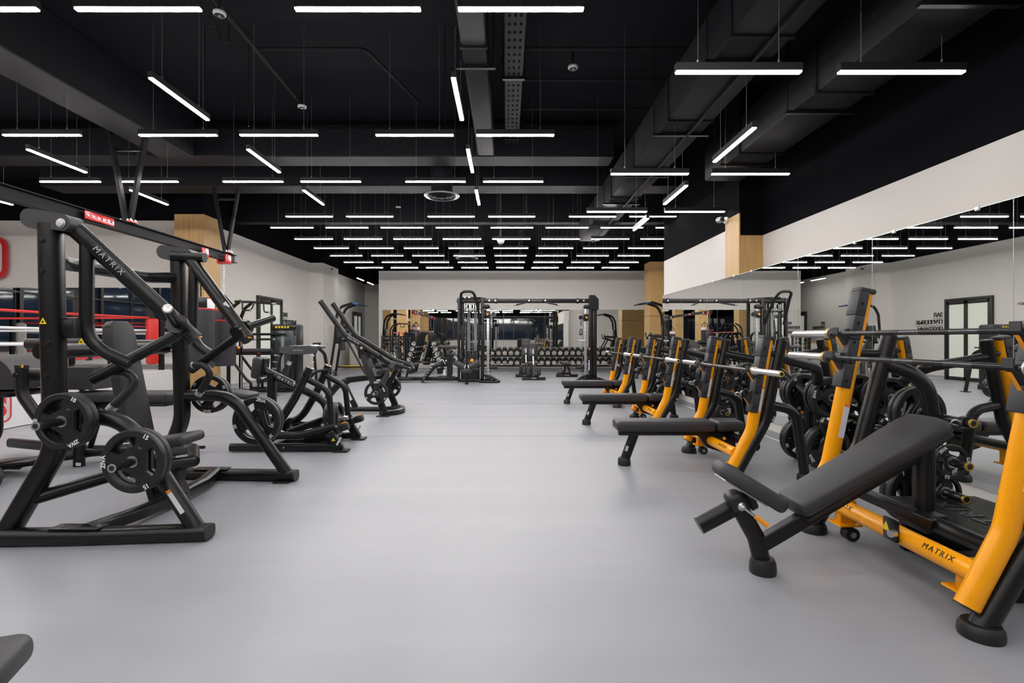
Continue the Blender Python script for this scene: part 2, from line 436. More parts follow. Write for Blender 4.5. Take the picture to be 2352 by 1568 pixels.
mirror_wall('wall_mirror', 'long wall mirror in tall panels behind the orange benches', (XR, -.3, 0), (XR, 10.95, 0), 9, .20, 2.17, -1,
            [0, 1.1, 2.39, 3.67, 4.97, 6.16, 7.56, 8.83, 10.1, 11.25])
mirror_wall('wall_mirror', 'wide wall mirror on the far wall behind the dumbbell rack', (-5.06, YF, 0), (6.5, YF, 0), 7, .22, 2.41, 1)
mirror_wall('wall_mirror', 'wall mirror behind the boxing ring with dark reflections', (XW+.1, 11.78, 0), (-7.25, 11.78, 0), 5, .55, 2.42, 1)
# doors on the left wall
def door(i, y0, y1, h, leaf=2):
    D = MB(); x = XL+.02
    D.box((x, y0-.04, h/2), (.1, .08, h), bev=.004); D.box((x, y1+.04, h/2), (.1, .08, h), bev=.004); D.box((x, (y0+y1)/2, h+.03), (.1, y1-y0+.16, .09), bev=.004)
    T = struct(D, 'door_%d' % i, 'door_frame')
    cuts = [y0, y0+(y1-y0)*.54, y1] if leaf == 2 else [y0, y1]
    for a, b in zip(cuts[:-1], cuts[1:]):
        q = MB()
        for yy in (a+.03, b-.03): q.box((x+.01, yy, h/2), (.06, .06, h-.02), bev=.003)
        for zz in (.06, h-.06): q.box((x+.01, (a+b)/2, zz), (.06, b-a, .1), bev=.003)
        L = q.obj('door_leaf', 'door_frame', T)
        q = MB(); q.box((x+.012, (a+b)/2, h/2), (.012, b-a-.12, h-.2)); q.obj('pane', 'frosted_glass_glow', L)
    q = MB(); q.tube([(x+.05, cuts[1]-.05, .95), (x+.09, cuts[1]-.05, .95), (x+.09, cuts[1]-.05, 1.5), (x+.05, cuts[1]-.05, 1.5)], .011, 8, .03); q.obj('door_handle', 'black_gloss', T)
    return T
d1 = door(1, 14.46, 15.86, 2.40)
q = MB(); q.box((XL+.058, 15.3, 1.55), (.002, .21, .3)); q.obj('paper_notice', 'white_print', d1)
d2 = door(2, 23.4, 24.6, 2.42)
q = MB(); q.box((-5.8, 25.33, 1.1), (.9, .06, 2.2)); d3 = struct(q, 'door_3', 'door_frame')
q = MB(); q.box((-5.8, 25.31, 1.08), (.78, .04, 2.05), bev=.01); q.obj('door_leaf', 'black_wall', d3)
q = MB(); q.box((-6.515, 18.9, 1.0), (.03, .66, 1.5), bev=.008); hp = struct(q, 'door_4', 'door_white')
q = MB(); q.box((-6.496, 18.62, 1.05), (.02, .03, .08), bev=.004); q.obj('door_handle', 'grey_steel', hp)
# wall lettering by the doors
def wall_sign(y, label, s=1.0):
    T = thing('wall_lettering', label, 'sign', (XL+.01, y, 1.5))
    for k, tx in enumerate(('ЗАЛ', 'ГРУППОВЫХ', 'ПРОГРАММ')):
        zz = 1.5+.50*s-k*.225*s
        me = text_mesh(tx, 'black_print', .185*s, .006, .002, .86)
        wd = max(v.co.x for v in me.vertices)-min(v.co.x for v in me.vertices)
        lettering(tx, (XL+.012, y+wd/2, zz), (0, 1, 0), (0, 0, 1), .185*s, 'black_print', T, .006, .002, .86)
        q = MB(); q.box((XL+.012, y+wd/2, zz-.105*s), (.012, wd, .010)); q.obj('underline', 'black_print', T)
    return T
wall_sign(16.07, 'three lines of black Cyrillic wall lettering beside the frosted double door')
wall_sign(22.0, 'small black Cyrillic wall lettering beside the far corridor door', .85)

# ------------------------------------------------------------------ linear pendant lamps
ZL, ZLO, LL = HC+2.385, HC+1.93, .915
lamp_cache = {}
def lamp(x, y, z, axis, label, wires=True):
    T = thing('pendant_lamp', label, 'lamp', (x, y, z))
    def top_of(px_, py_):
        zt = ZC
        for xa, xb, ya, yb, zb in ((1.86, 2.38, 1, 13.2, HC+2.5), (2.77, 3.28, 1, 7.2, HC+2.2), (-.46, -.2, 1, 8.3, HC+2.95), (-5.65, -5.1, .5, 8.4, HC+2.95)):
            if xa-.03 < px_ < xb+.03 and ya < py_ < yb: zt = min(zt, zb)
        return zt-z
    tops = tuple(round(top_of(x+(q*LL if axis == 'x' else 0), y+(0 if axis == 'x' else q*LL)), 3) for q in (-.32, .32))
    dm = 'lamp_diffuser_low' if z == ZLO or (x > 2.3 and (9.5 < y < 12.5 or y < 2.5)) else 'lamp_diffuser_far' if y > 10.5 else 'lamp_diffuser'
    k = (axis, tops, dm)
    if k not in lamp_cache:
        s = (LL, .050, .058) if axis == 'x' else (.050, LL, .058)
        a = MB(); a.box((0, 0, .034), s, bev=.003, seg=1)
        b = MB(); b.box((0, 0, .001), (s[0]-.010, s[1]-.010, .018), bev=.003, seg=1)
        c = []
        for q, tz in zip((-.32, .32), tops):
            p = V((q*LL, 0, .06)) if axis == 'x' else V((0, q*LL, .06))
            m = MB(); m.cyl(p, p+V((0, 0, tz-.06)), .0022, 5); m.cyl(p, p+V((0, 0, .03)), .008, 6); c.append(m.mesh('suspension_wire', 'grey_steel'))
        lamp_cache[k] = (a.mesh('housing', 'lamp_body'), b.mesh('diffuser', dm), *c)
    for nm, me in zip(('housing', 'diffuser', 'suspension_wire', 'suspension_wire'), lamp_cache[k]): link(nm, me, T)
    return T
ORD = ['first', 'second', 'third', 'fourth', 'fifth', 'sixth', 'seventh', 'eighth', 'ninth', 'tenth', 'eleventh', 'twelfth', 'thirteenth', 'fourteenth']
GAP = [-8.79, -6.03, -3.255, -.485, 2.27]
for ri, (y, rn) in enumerate(((3.72, 'nearest crosswise row'), (6.02, 'second crosswise row'), (7.8, 'third crosswise row'), (10.02, 'fourth crosswise row'))):
    n = 0
    for gi, g in enumerate(GAP):
        if ri == 3 and gi < 2: continue
        for s in (-.59, .59):
            lo = gi == 4 and ri < 3
            yy = y if ri != 3 or gi else y
            lamp(g+s, yy, ZLO if lo else ZL, 'x', 'white crosswise pendant lamp, %s from left in the %s%s' % (ORD[n], rn, ', hung low' if lo else ''))
            n += 1
for ri, (y, rn) in enumerate(((5.15, 'first'), (6.92, 'second'), (8.69, 'third'))):
    n = 0
    for gi, g in enumerate(GAP):
        lo = gi == 4
        lamp(g, y, ZLO if lo else ZL, 'y', 'white lengthwise pendant lamp, %s from left of those behind the %s crosswise row%s' % (ORD[n], rn, ', hung low' if lo else ''))
        n += 1
for r in range(6):
    for k in range(8):
        lamp(-4.60+1.18*k, 11.02+1.245*r, ZL, 'x', 'white pendant lamp over the far hall, %s from left in its %s row' % (ORD[k], ORD[r]))
for k in range(2): lamp(-5.85, 20.6+1.5*k, ZL, 'y', '%s pendant lamp over the corridor left of the far wall' % ('near', 'far')[k])
# the same lamp rows carry on above and behind the camera and over the ring
for y in (1.9, -.1, -2.6, -5.4):
    for g in GAP[1:]:
        for s in (-.59, .59):
            lamp(g+s, y, ZL, 'x', 'white pendant lamp of the rows over the rear of the hall', False)['group'] = 'pendant lamps behind the view'
for y in (.9, -1.4):
    for g in GAP[1:]:
        lamp(g, y, ZL, 'y', 'white lengthwise pendant lamp over the rear of the hall', False)['group'] = 'lengthwise pendant lamps behind the view'
for y in (1.2, 4.5, 8.2):
    for x in (-13, -11.8, -10.4):
        lamp(x, y, ZL, 'x', 'white pendant lamp of the rows over the boxing ring', False)['group'] = 'pendant lamps over the ring'

# ------------------------------------------------------------------ ceiling services
def ceil_box(name, label, cat, x0, x1, y0, y1, zb, zt, m, parts=None):
    q = MB(); q.box(((x0+x1)/2, (y0+y1)/2, (zb+zt)/2), (x1-x0, y1-y0, zt-zb), bev=.015, seg=1)
    return q.top(name, m, label, cat)
def duct(label, x0, x1, ys, zb, h, hangers=True):
    """rectangular air duct along y with flanges at the section joints"""
    T = thing('air_duct', label, 'duct', ((x0+x1)/2, ys[0], zb))
    for a, b in zip(ys[:-1], ys[1:]):
        q = MB(); q.box(((x0+x1)/2, (a+b)/2, zb+h/2), (x1-x0, b-a-.012, h), bev=.03, seg=2); q.obj('duct_section', 'duct_black', T)
    for b in ys[1:-1]:
        q = MB(); q.box(((x0+x1)/2, b, zb+h/2), (x1-x0+.03, .04, h+.03), bev=.01, seg=1); q.obj('flange', 'duct_black', T)
    for b in ys[:-1]:
        y = b+.35; q = MB(); q.box(((x0+x1)/2, y, zb-.02), (x1-x0+.16, .04, .03))
        for x in (x0-.06, x1+.06): q.cyl((x, y, zb-.02), (x, y, ZC), .006, 6)
        q.obj('hanger', 'black_metal', T)
    return T
duct('long black rectangular air duct left of the lower wide duct', 1.86, 2.38, [1.0, 2.6, 4.25, 5.9, 7.5, 9.1, 10.9, 13.2], HC+2.5, .5)
duct('wide low black air duct beside the mirror wall', 2.77, 3.28, [1.0, 3.0, 4.6, 6.1, 7.2], HC+2.2, .45)
duct('black flat air duct over the middle of the hall', -.46, -.2, [1.0, 3.0, 5.2, 8.3], HC+2.95, .5)
q = MB(); q.box((-3.65, 8.75, HC+3.26), (10.9, .5, .48), bev=.02, seg=1)
q.top('air_duct', 'duct_black', 'black crosswise duct behind the third lamp row, near the ceiling', 'duct')
ceil_box('ceiling_beam', 'black ceiling beam running crosswise behind the round air diffuser', 'beam', -9, 3.3, 9.9, 10.45, HC+2.95, ZC, 'duct_black')
ceil_box('ceiling_beam', 'black lengthwise ceiling beam above the punching bag rail', 'beam', -5.65, -5.1, .5, 8.4, HC+2.95, ZC, 'duct_black')
ceil_box('ceiling_beam', 'black crosswise ceiling beam over the far hall', 'beam', -6.9, 6.5, 13.0, 13.3, HC+2.95, ZC, 'duct_black')
q = MB(); q.tube([(2.2, 1, HC+2.47), (2.2, 13.1, HC+2.47)], .018, 6); q.top('conduit', 'duct_black', 'thin black conduit fixed under the long rectangular duct', 'pipe')
# perforated cable tray
T = thing('cable_tray', 'black perforated cable tray along the ceiling centre', 'tray', (.09, 5, HC+3.2))
q = MB(); zt = HC+3.2
for x in (.0, .06, .12, .18): q.box((x, 5.1, zt), (.034, 8.4, .004))
for k in range(60): q.box((.09, .95+.14*k, zt+.001), (.2, .09, .004))
for x in (-.015, .195): q.box((x, 5.1, zt+.03), (.006, 8.4, .06))
q.obj('tray_floor', 'duct_black', T)
for y in (2.4, 4.3, 6.3, 8.2):
    q = MB(); q.box((.09, y, zt-.015), (.27, .04, .02))
    for x in (-.04, .22): q.cyl((x, y, zt), (x, y, ZC), .005, 6)
    q.obj('hanger', 'black_metal', T)
# sprinkler pipes and conduits
for i, (y, x0, x1, tx) in enumerate(((6.02, .2, 3.3, 'first'), (6.75, .2, 3.3, 'second'), (7.6, .2, 3.3, 'third'))):
    q = MB(); q.tube([(x0, y, HC+3.4), (x1, y, HC+3.4)], .02, 8); q.top('sprinkler_pipe', 'duct_black', 'thin black crosswise pipe at the ceiling, %s beside the cable tray' % tx, 'pipe')
q = MB(); q.tube([(-2.95, 2.6, HC+3.5), (-3.05, 7.6, HC+3.5)], .03, 8); q.tube([(-2.98, 6.2, HC+3.5), (-1.7, 6.2, HC+3.5), (-1.3, 7.6, HC+3.5)], .02, 8, .15)
q.tube([(-5, 5.3, HC+3.55), (-2.97, 5.3, HC+3.55)], .014, 8)
q.top('conduit', 'duct_black', 'black branching conduit along the ceiling left of the centre', 'pipe')
# loose cables hanging from the ceiling
def cable(pts, label):
    q = MB(); q.tube(pts, .006, 5, .1, fn=4); q.top('hanging_cable', 'black_gloss', label, 'cable')
cable([at(470, 60, 6.06), at(473, 290, 6.06)], 'straight black cable dangling left of the coiled cable near the ceiling')
cable([at(478, 60, 5.9), at(500, 58, 5.9), at(508, 98, 5.9), at(524, 100, 5.9), at(526, 56, 6.0)], 'short looped black cable under the ceiling near a smoke detector')
cable([at(1022, 280, 6.06), at(1022, 62, 6.06), at(1034, 62, 6.06), at(1080, 130, 6.2), at(1150, 160, 6.3), at(1160, 95, 6.3)], 'long drooping black cable beside the cable tray')
cable([at(571, 290, 6.06), at(572, 76, 6.06), at(560, 62, 6.06)], 'black cable dropping to the second lamp row')
cable([at(42, 280, 6.5), at(38, 112, 6.5), at(30, 112, 6.5)], 'black cable hanging over the left end of the second lamp row')
cable([at(630, 290, 7.85), at(632, 226, 7.85), at(652, 240, 7.85)], 'short bent black cable under the ceiling above the paired lamps')
# smoke detectors
for p, Y, tx in (((504, 34), 5.35, 'nearest to the top edge'), ((694, 247), 7.6, 'at the end of the conduit'), ((1316, 157), 6.5, 'right of the cable tray'), ((915, 477), 12.6, 'behind the round diffuser'), ((1391, 476), 12.6, 'beside the far duct')):
    c = at(p[0], p[1], Y); q = MB()
    q.lathe([(.05, .03), (.062, .025), (.064, .006), (.056, -.006), (.04, -.012), (.0001, -.014)], c, (0, 0, 1), 20)
    T = q.top('smoke_detector', 'white_plastic', 'round white smoke detector %s' % tx, 'detector')
    q = MB(); q.lathe([(.05, -.0095), (.05, -.0125), (.044, -.0135)], c, (0, 0, 1), 20); q.cyl(c+V((0, 0, .03)), V((c.x, c.y, ZC)), .012, 8)
    q.obj('detector_base', 'black_gloss', T, off=origin(T))
# round air diffusers
for c, r, tx in ((at(1015, 452, 9.55), .33, 'large round black air diffuser under the crosswise duct'), (at(1072, 594, 15.2), .33, 'far round black air diffuser between lamp rows')):
    T = thing('air_diffuser', tx, 'vent', c)
    q = MB(); q.cyl(c+V((0, 0, .03)), V((c.x, c.y, ZC)), .2, 24); q.obj('collar', 'duct_black', T)
    for k in range(4):
        q = MB(); rr = r*(1-.22*k); q.lathe([(rr, .02-.012*k), (rr-.02, .0-.012*k), (rr-.055, .03-.012*k), (rr-.05, .035-.012*k)], c, (0, 0, 1), 32); q.obj('ring_vane', 'duct_black' if k else 'silver_grey', T)
    q = MB(); q.lathe([(.06, .0), (.05, -.03), (.0001, -.035)], c, (0, 0, 1), 20); q.obj('centre_cap', 'duct_black', T)
# cameras
c = at(1150, 551, 12.4); T = thing('dome_camera', 'white dome camera hanging from a thin rod', 'camera', c)
q = MB(); q.lathe([(.085, .05), (.095, .04), (.095, -.02), (.08, -.03)], c, (0, 0, 1), 20); q.obj('housing', 'white_plastic', T)
q = MB(); q.lathe([(.078, -.03), (.07, -.07), (.04, -.1), (.0001, -.108)], c, (0, 0, 1), 20); q.obj('dome', 'silver_grey', T)
q = MB(); q.cyl(c+V((0, 0, .05)), V((c.x, c.y, ZC)), .01, 8); q.obj('rod', 'grey_steel', T)
for c, d, tx in ((V((-6.5, 18.9, HC+160*18.9/F)), V((1, -.3, 0)), 'small white bullet camera on the grey left pilaster'), (V((XA-.02, 7.8, HC+272*7.8/F)), V((-1, -.25, 0)), 'small white camera on the wood clad pilaster')):
    T = thing('wall_camera', tx, 'camera', c); d = d.normalized()
    q = MB(); q.cyl(c-d*.03, c+d*.02, .05, 14); q.tube([c, c+d*.07], .018, 8); q.obj('bracket', 'white_plastic', T)
    q = MB(); e = c+d*.11; q.lathe([(.028, -.06), (.042, -.05), (.045, .05), (.035, .06)], e, V((.2, -1, -.15)), 14); q.obj('housing', 'silver_grey', T)
    q = MB(); q.cyl(e+V((.2, -1, -.15)).normalized()*.06, e+V((.2, -1, -.15)).normalized()*.066, .028, 12); q.obj('lens', 'black_gloss', T)
# ------------------------------------------------------------------ weight plates
_pl = {}
PLR = {'20': (.213, .050), '15': (.190, .044), '10': (.170, .040), '5': (.125, .034), '2.5': (.104, .028), '30': (.225, .06)}
def plate_meshes(wt):
    if wt in _pl: return _pl[wt]
    R, th = PLR[wt]; n = 48; a = .385*R
    def tri(t):
        ph = (t+PI/3) % (2*PI/3)-PI/3
        return min(a/math.cos(ph)*1.04, .665*R)
    def radii(t):
        k = tri(t); b = .030
        return [.0265, .034, max(k*.5, .036), max(k*.70, .037), max(k*.76, .038), max(k, .039), .765*R, .80*R, .96*R, R]
    hs = [.85, .85, .85, .85, .55, .55, .62, 1.0, 1.0, .6]
    nr = len(hs); vs = []; fs = []
    for s in (1, -1):
        for i in range(nr):
            for j in range(n):
                t = 2*PI*j/n; r = radii(t)[i]; vs.append((r*math.cos(t), r*math.sin(t), s*hs[i]*th/2))
    B = nr*n
    def ix(s, i, j): return (0 if s > 0 else B)+i*n+(j % n)
    def hole(i, j):
        if i != 5: return False
        t = 2*PI*(j+.5)/n; ph = (t+PI/3) % (2*PI/3)-PI/3
        return abs(ph) < math.radians(37)
    for i in range(nr-1):
        for j in range(n):
            if hole(i, j):
                for e in (-1, 1):
                    if not hole(i, j+e):
                        jj = j+(1 if e > 0 else 0); fs.append((ix(1, 5, jj), ix(1, 6, jj), ix(-1, 6, jj), ix(-1, 5, jj)))
                fs.append((ix(1, 5, j), ix(1, 5, j+1), ix(-1, 5, j+1), ix(-1, 5, j))); fs.append((ix(1, 6, j+1), ix(1, 6, j), ix(-1, 6, j), ix(-1, 6, j+1)))
                continue
            fs.append((ix(1, i, j), ix(1, i+1, j), ix(1, i+1, j+1), ix(1, i, j+1)))
            fs.append((ix(-1, i, j+1), ix(-1, i+1, j+1), ix(-1, i+1, j), ix(-1, i, j)))
    for j in range(n):
        fs.append((ix(1, nr-1, j), ix(-1, nr-1, j), ix(-1, nr-1, j+1), ix(1, nr-1, j+1)))
        fs.append((ix(1, 0, j+1), ix(-1, 0, j+1), ix(-1, 0, j), ix(1, 0, j)))
    m = MB(); m.add(vs, fs); body = m.mesh('weight_plate', 'rubber', ang=30)
    m = MB(); m.lathe([(.0262, -th*.44), (.0345, -th*.44), (.0345, th*.44), (.0262, th*.44)], (0, 0, 0), (0, 0, 1), 24); ring = m.mesh('hub_ring', 'steel')
    m = MB(); bv = []; bf = []
    sz = .12*R+.009
    for s in (1, -1):
        for k, tx in enumerate(('ZIVA', wt, wt)):
            t = math.radians(60+120*k)
            me = text_mesh(tx, 'white_print', sz*(1.1 if k == 0 else 1.15), .0004, .0012, 1.0)
            rad = V((math.cos(t), math.sin(t), 0))*(.885*R)
            up = V((math.cos(t), math.sin(t), 0))
            X = frame(rad+V((0, 0, s*(th/2+.0006))), up.cross(V((0, 0, s))), up)
            m.add([v.co for v in me.vertices], [tuple(p.vertices) for p in me.polygons], X)
    _pl[wt] = (body, ring, m.mesh('lettering', 'white_print'))
    return _pl[wt]
def plate(wt, c, ax, spin, label, group=None):
    b, r, l = plate_meshes(wt)
    o = link('weight_plate', b); tag(o, label, 'weight plate', group)
    X = M4.Translation(V(c)) @ V((0, 0, 1)).rotation_difference(V(ax)).to_matrix().to_4x4() @ M4.Rotation(spin, 4, 'Z')
    o.matrix_world = X
    for nm, me in (('hub_ring', r), ('lettering', l)): link(nm, me, o)
    return o
def stack(wts, c, ax, spins, labels, group=None):
    """plates side by side on one horn, first the outermost; c is the outer face"""
    p = V(c); ax = V(ax).normalized()
    for w_, s, lb in zip(wts, spins, labels):
        th = PLR[w_][1]; p = p-ax*(th/2); plate(w_, p, ax, s, lb, group); p = p-ax*(th/2+.003)
def bolt(mb, c, ax, r=.012, h=.012):
    mb.lathe([(r*1.25, 0), (r*1.25, h*.3), (r, h*.35), (r*.9, h), (.0001, h*1.05)], c, ax, 10)

# ------------------------------------------------------------------ the big chest press in the left foreground
Y0 = 3.86
T = thing('chest_press', 'big black plate loaded chest press in the left foreground, nearest machine', 'gym machine', (-2.6, Y0, 0))
def pair(name, m, fn):
    for s in (-1, 1):
        q = MB(); fn(q, s); q.obj(name, m, T)
def Y(s, a): return Y0+s*a
BM = 'black_metal'
pair('foot_beam', BM, lambda q, s: q.tube([(-3.35, Y(s, .76), .055), (-2.6, Y(s, .72), .045), (-1.86, Y(s, .66), .05)], .05, 14, 2.0, sec=(.062, .048, .7), fn=8))
pair('end_cap', 'rubber', lambda q, s: q.tube([(-1.87, Y(s, .66), .05), (-1.845, Y(s, .66), .05)], .05, 14, sec=(.06, .046, .7)))
pair('floor_pad', 'rubber', lambda q, s: [q.box((-1.95, Y(s, .62), .006), (.14, .1, .012), bev=.004), q.box((-3.0, Y(s, .72), .006), (.14, .1, .012), bev=.004)])
pair('upright', BM, lambda q, s: q.tube([(-3.06, Y(s, .70), .07), (-2.83, Y(s, .63), .55), (-2.865, Y(s, .63), 1.97)], .056, 16, .35, sec=(.056, .066, .75), up=(0, 1, 0)))
def bolts(q, s):
    for z, dx in ((1.86, 0), (1.67, 0), (1.22, .03), (1.03, .03)): bolt(q, (-2.86+dx, Y(s, .63+.058), z), (0, s, 0), .018, .016)
    for t in (.25, .62): p = V((-3.06, Y(s, .70+.045), .07)).lerp(V((-2.86, Y(s, .64+.05), .5)), t); bolt(q, p, (-.2, s, .1), .016, .014)
pair('bolt_set', 'black_gloss', bolts)
def leg(q, s): q.tube([(-2.86, Y(s, .63), .757), (-2.40, Y(s, .63), .757), (-1.93, Y(s, .66), .07)], .050, 16, .30)
pair('front_leg', BM, leg)
pair('cross_brace', BM, lambda q, s: q.tube([(-2.97, Y(s, .68), .25), (-2.55, Y(s, .33), .36), (-2.35, Y0, .33)], .042, 12, .2))
pair('base_strut', BM, lambda q, s: q.tube([(-2.58, Y(s, .70), .07), (-2.49, Y(s, .36), .07), (-2.47, Y(s, .02), .07)], .05, 12, .1, sec=(.05, .042, .6)))
pair('joint_plate', BM, lambda q, s: q.box((-2.62, Y(s, .71), .098), (.3, .1, .008), bev=.003))
def jb(q, s):
    for x in (-2.72, -2.5): bolt(q, (x, Y(s, .71), .101), (0, 0, 1), .012, .012)
pair('joint_bolts', 'grey_steel', jb)
q = MB(); q.box((-2.52, Y0, .07), (.2, .14, .09), bev=.015); q.obj('base_tongue', BM, T)
# pivot heads and press arms
def head(q, s):
    prof = [(-.01+-.012+.060*math.cos(t), .060*math.sin(t)) for t in [PI/2+.05+k*(PI-.1)/10 for k in range(11)]]+[(.175+.052*math.cos(t), .052*math.sin(t)) for t in [-PI/2+k*PI/10 for k in range(11)]]
    q.prism(prof, (-2.93, Y(s, .62), 1.995), (1, 0, -.12), (0, 0, 1), .12)
pair('pivot_head', 'cover_rubber', head)
pair('pivot_bolt', 'steel', lambda q, s: bolt(q, (-2.755, Y(s, .682), 1.965), (0, s, 0), .024, .012))
q = MB(); q.cyl((-2.88, Y(1, .57), 1.965), (-2.60, Y(1, .57), 1.95), .042, 16); q.obj('pivot_tube', BM, T)
def arm(q, s): q.tube([(-2.80, Y(s, .60), 1.975), (-2.74, Y(s, .59), 1.945), (-2.13, Y(s, .36), 1.255)], .05, 16, .05, sec=(.044, .054))
pair('press_arm', BM, arm)
pair('arm_end_cap', 'rubber', lambda q, s: q.tube([(-2.135, Y(s, .362), 1.26), (-2.12, Y(s, .357), 1.243)], .05, 16, sec=(.046, .056)))
pair('end_stripe', 'orange_bit', lambda q, s: q.box((-2.10, Y(s, .352), 1.262), (.012, .06, .014), rotY(.8), .003))
for s in (-1, 1):
    d = (V((-2.13, Y(s, .36), 1.255))-V((-2.74, Y(s, .59), 1.945))).normalized()
    if s < 0:
        p = V((-2.74, Y(s, .59), 1.945))+d*.27; n = V((.2, s, .25)); n = (n-d*n.dot(d)).normalized()
        lettering('MATRIX', p+n*.0465, d, n.cross(d), .05, 'grey_print', T, space=1.35)
q = MB(); p = V((-2.74, Y(1, .59), 1.945)).lerp(V((-2.13, Y(1, .36), 1.255)), .63); q.box(p+V((.03, -.038, .02)), (.055, .004, .03), rotY(.86), .001); q.obj('sticker', 'label_white', T)
pair('drop_link', BM, lambda q, s: q.tube([(-2.69, Y(s, .565), 1.88), (-2.70, Y(s, .555), 1.22), (-2.46, Y(s, .50), 1.085)], .040, 14, .22))
pair('grip_bar', BM, lambda q, s: q.tube([(-2.14, Y(s, .385), 1.325), (-2.69, Y(s, .525), .985)], .036, 14))
pair('pivot_boss', BM, lambda q, s: [q.cyl((-2.21, Y(s, .33), 1.30), (-2.19, Y(s, .44), 1.345), .052, 18), q.cyl((-2.193, Y(s, .42), 1.338), (-2.183, Y(s, .46), 1.352), .066, 20)])
pair('weight_horn', 'black_gloss', lambda q, s: q.cyl((-2.19, Y(s, .44), 1.345), (-2.075, Y(s, .715), 1.435), .031, 16))
pair('horn_end', 'steel', lambda q, s: q.lathe([(.030, -.002), (.024, .006), (.013, .007), (.0001, .002)], (-2.074, Y(s, .717), 1.436), (.39, s*.91, .3), 14))
def grip(q, s): q.tube([(-2.63, Y(s, .46), 1.03), (-2.53, Y(s, .44), 1.03), (-2.47, Y(s, .43), .97), (-2.51, Y(s, .45), .90), (-2.59, Y(s, .48), .80)], .028, 12, .07)
pair('handle_grip', 'rubber', grip)
pair('handle_cap', 'chrome', lambda q, s: [q.cyl((-2.583, Y(s, .478), .809), (-2.606, Y(s, .486), .778), .031, 14), q.cyl((-2.635, Y(s, .461), 1.03), (-2.62, Y(s, .458), 1.03), .03, 14)])
pair('stop_bracket', BM, lambda q, s: q.box((-2.80, Y(s, .59), 1.32), (.16, .10, .105), bev=.01))
pair('stop_bumper', 'rubber', lambda q, s: q.box((-2.745, Y(s, .575), 1.32), (.09, .12, .13), bev=.015))
q = MB(); q.tube([(-2.87, Y(-1, .6), 1.78), (-2.98, Y(-1, .40), 1.76), (-2.98, Y(1, .40), 1.76), (-2.87, Y(1, .6), 1.78)], .046, 14, .25); q.obj('cross_tube', BM, T)
q = MB(); q.tube([(-2.96, Y(-1, .6), 1.17), (-2.96, Y(1, .6), 1.17)], .05, 14); q.obj('cross_tube', BM, T)
# backrest, seat, seat post
R = M4.Rotation(.19, 3, 'Y'); ub = R.inverted() @ V((0, 0, 1))
cushion([(-.13, -.44), (.13, -.44), (.125, .36), (.11, .43), (.07, .46), (-.07, .46), (-.11, .43), (-.125, .36)], V((-2.80, Y0, .935)), V((0, 1, 0)), ub, V((0, 1, 0)).cross(ub), .08, .018).obj('backrest', 'pad_vinyl', T, ang=50)
q = MB(); q.prism([(-.115, -.3), (.115, -.3), (.115, .42), (-.115, .42)], (-2.83, Y0, .93), (0, 1, 0), R.inverted() @ V((0, 0, 1)), .035); q.obj('backrest_plate', 'cover_rubber', T)
q = MB(); q.bar((-2.80, Y0, .68), (-2.60, Y0, .02), .15, .06, (1, 0, 0), .008); q.obj('back_post', BM, T)
q = MB(); q.box((-2.55, Y0, .48), (.42, .30, .075), M4.Rotation(-.16, 3, 'Y'), .03, 3); q.obj('seat', 'pad_vinyl', T, ang=50)
q = MB(); q.box((-2.55, Y0, .427), (.32, .1, .03), M4.Rotation(-.16, 3, 'Y'), .004); q.obj('seat_bracket', 'grey_steel', T)
q = MB(); q.box((-2.55, Y0, .37), (.06, .06, .14), bev=.004); q.obj('seat_slider', 'silver_grey', T)
q = MB(); q.bar((-2.56, Y0, .32), (-2.44, Y0, .07), .09, .11, (1, 0, 0), .01); q.obj('seat_post', BM, T)
q = MB(); q.box((-2.46, Y0-.03, .25), (.1, .12, .1), bev=.025, seg=3); q.obj('adjuster_block', 'rubber', T)
q = MB(); q.cyl((-2.45, Y0-.085, .235), (-2.44, Y0-.12, .23), .018, 12); q.obj('adjuster_pin', 'steel', T)
q = MB(); q.tube([(-2.46, Y0, .30), (-2.42, Y0-.02, .315), (-2.39, Y0+.03, .29)], .012, 8, .02); q.obj('adjuster_lever', 'orange_bit', T)
# stickers and warning signs
pair('warning_sign', 'yellow_sign', lambda q, s: [q.prism([(-.022, -.018), (.022, -.018), (0, .022)], (-2.852, Y(s, .6985), 1.36), (1, 0, 0), (0, 0, 1), .002), q.prism([(-.02, -.016), (.02, -.016), (0, .02)], (-2.70, Y(s, .597), 1.235), (1, 0, 0), (0, 0, 1), .003)])
pair('warning_mark', 'black_print', lambda q, s: [q.box((-2.852, Y(s, .7), 1.355), (.012, .001, .012)), q.box((-2.70, Y(s, .599), 1.23), (.01, .001, .01))])
p0 = V((-2.225, Y(-1, .643), .495)); dl = (V((-1.93, Y(-1, .66), .07))-p0).normalized(); nl = V((.2, -1, .25)); nl = (nl-dl*nl.dot(dl)).normalized()
c1 = p0.lerp(V((-1.93, Y(-1, .66), .07)), .62)+nl*.0512
q = MB(); q.box(c1, (.15, .026, .003), M4((dl, nl.cross(dl), nl)).transposed()); q.obj('instruction_label', 'label_white', T)
q = MB(); q.box(c1-dl*.084, (.02, .026, .003), M4((dl, nl.cross(dl), nl)).transposed()); q.obj('label_header', 'label_orange', T)
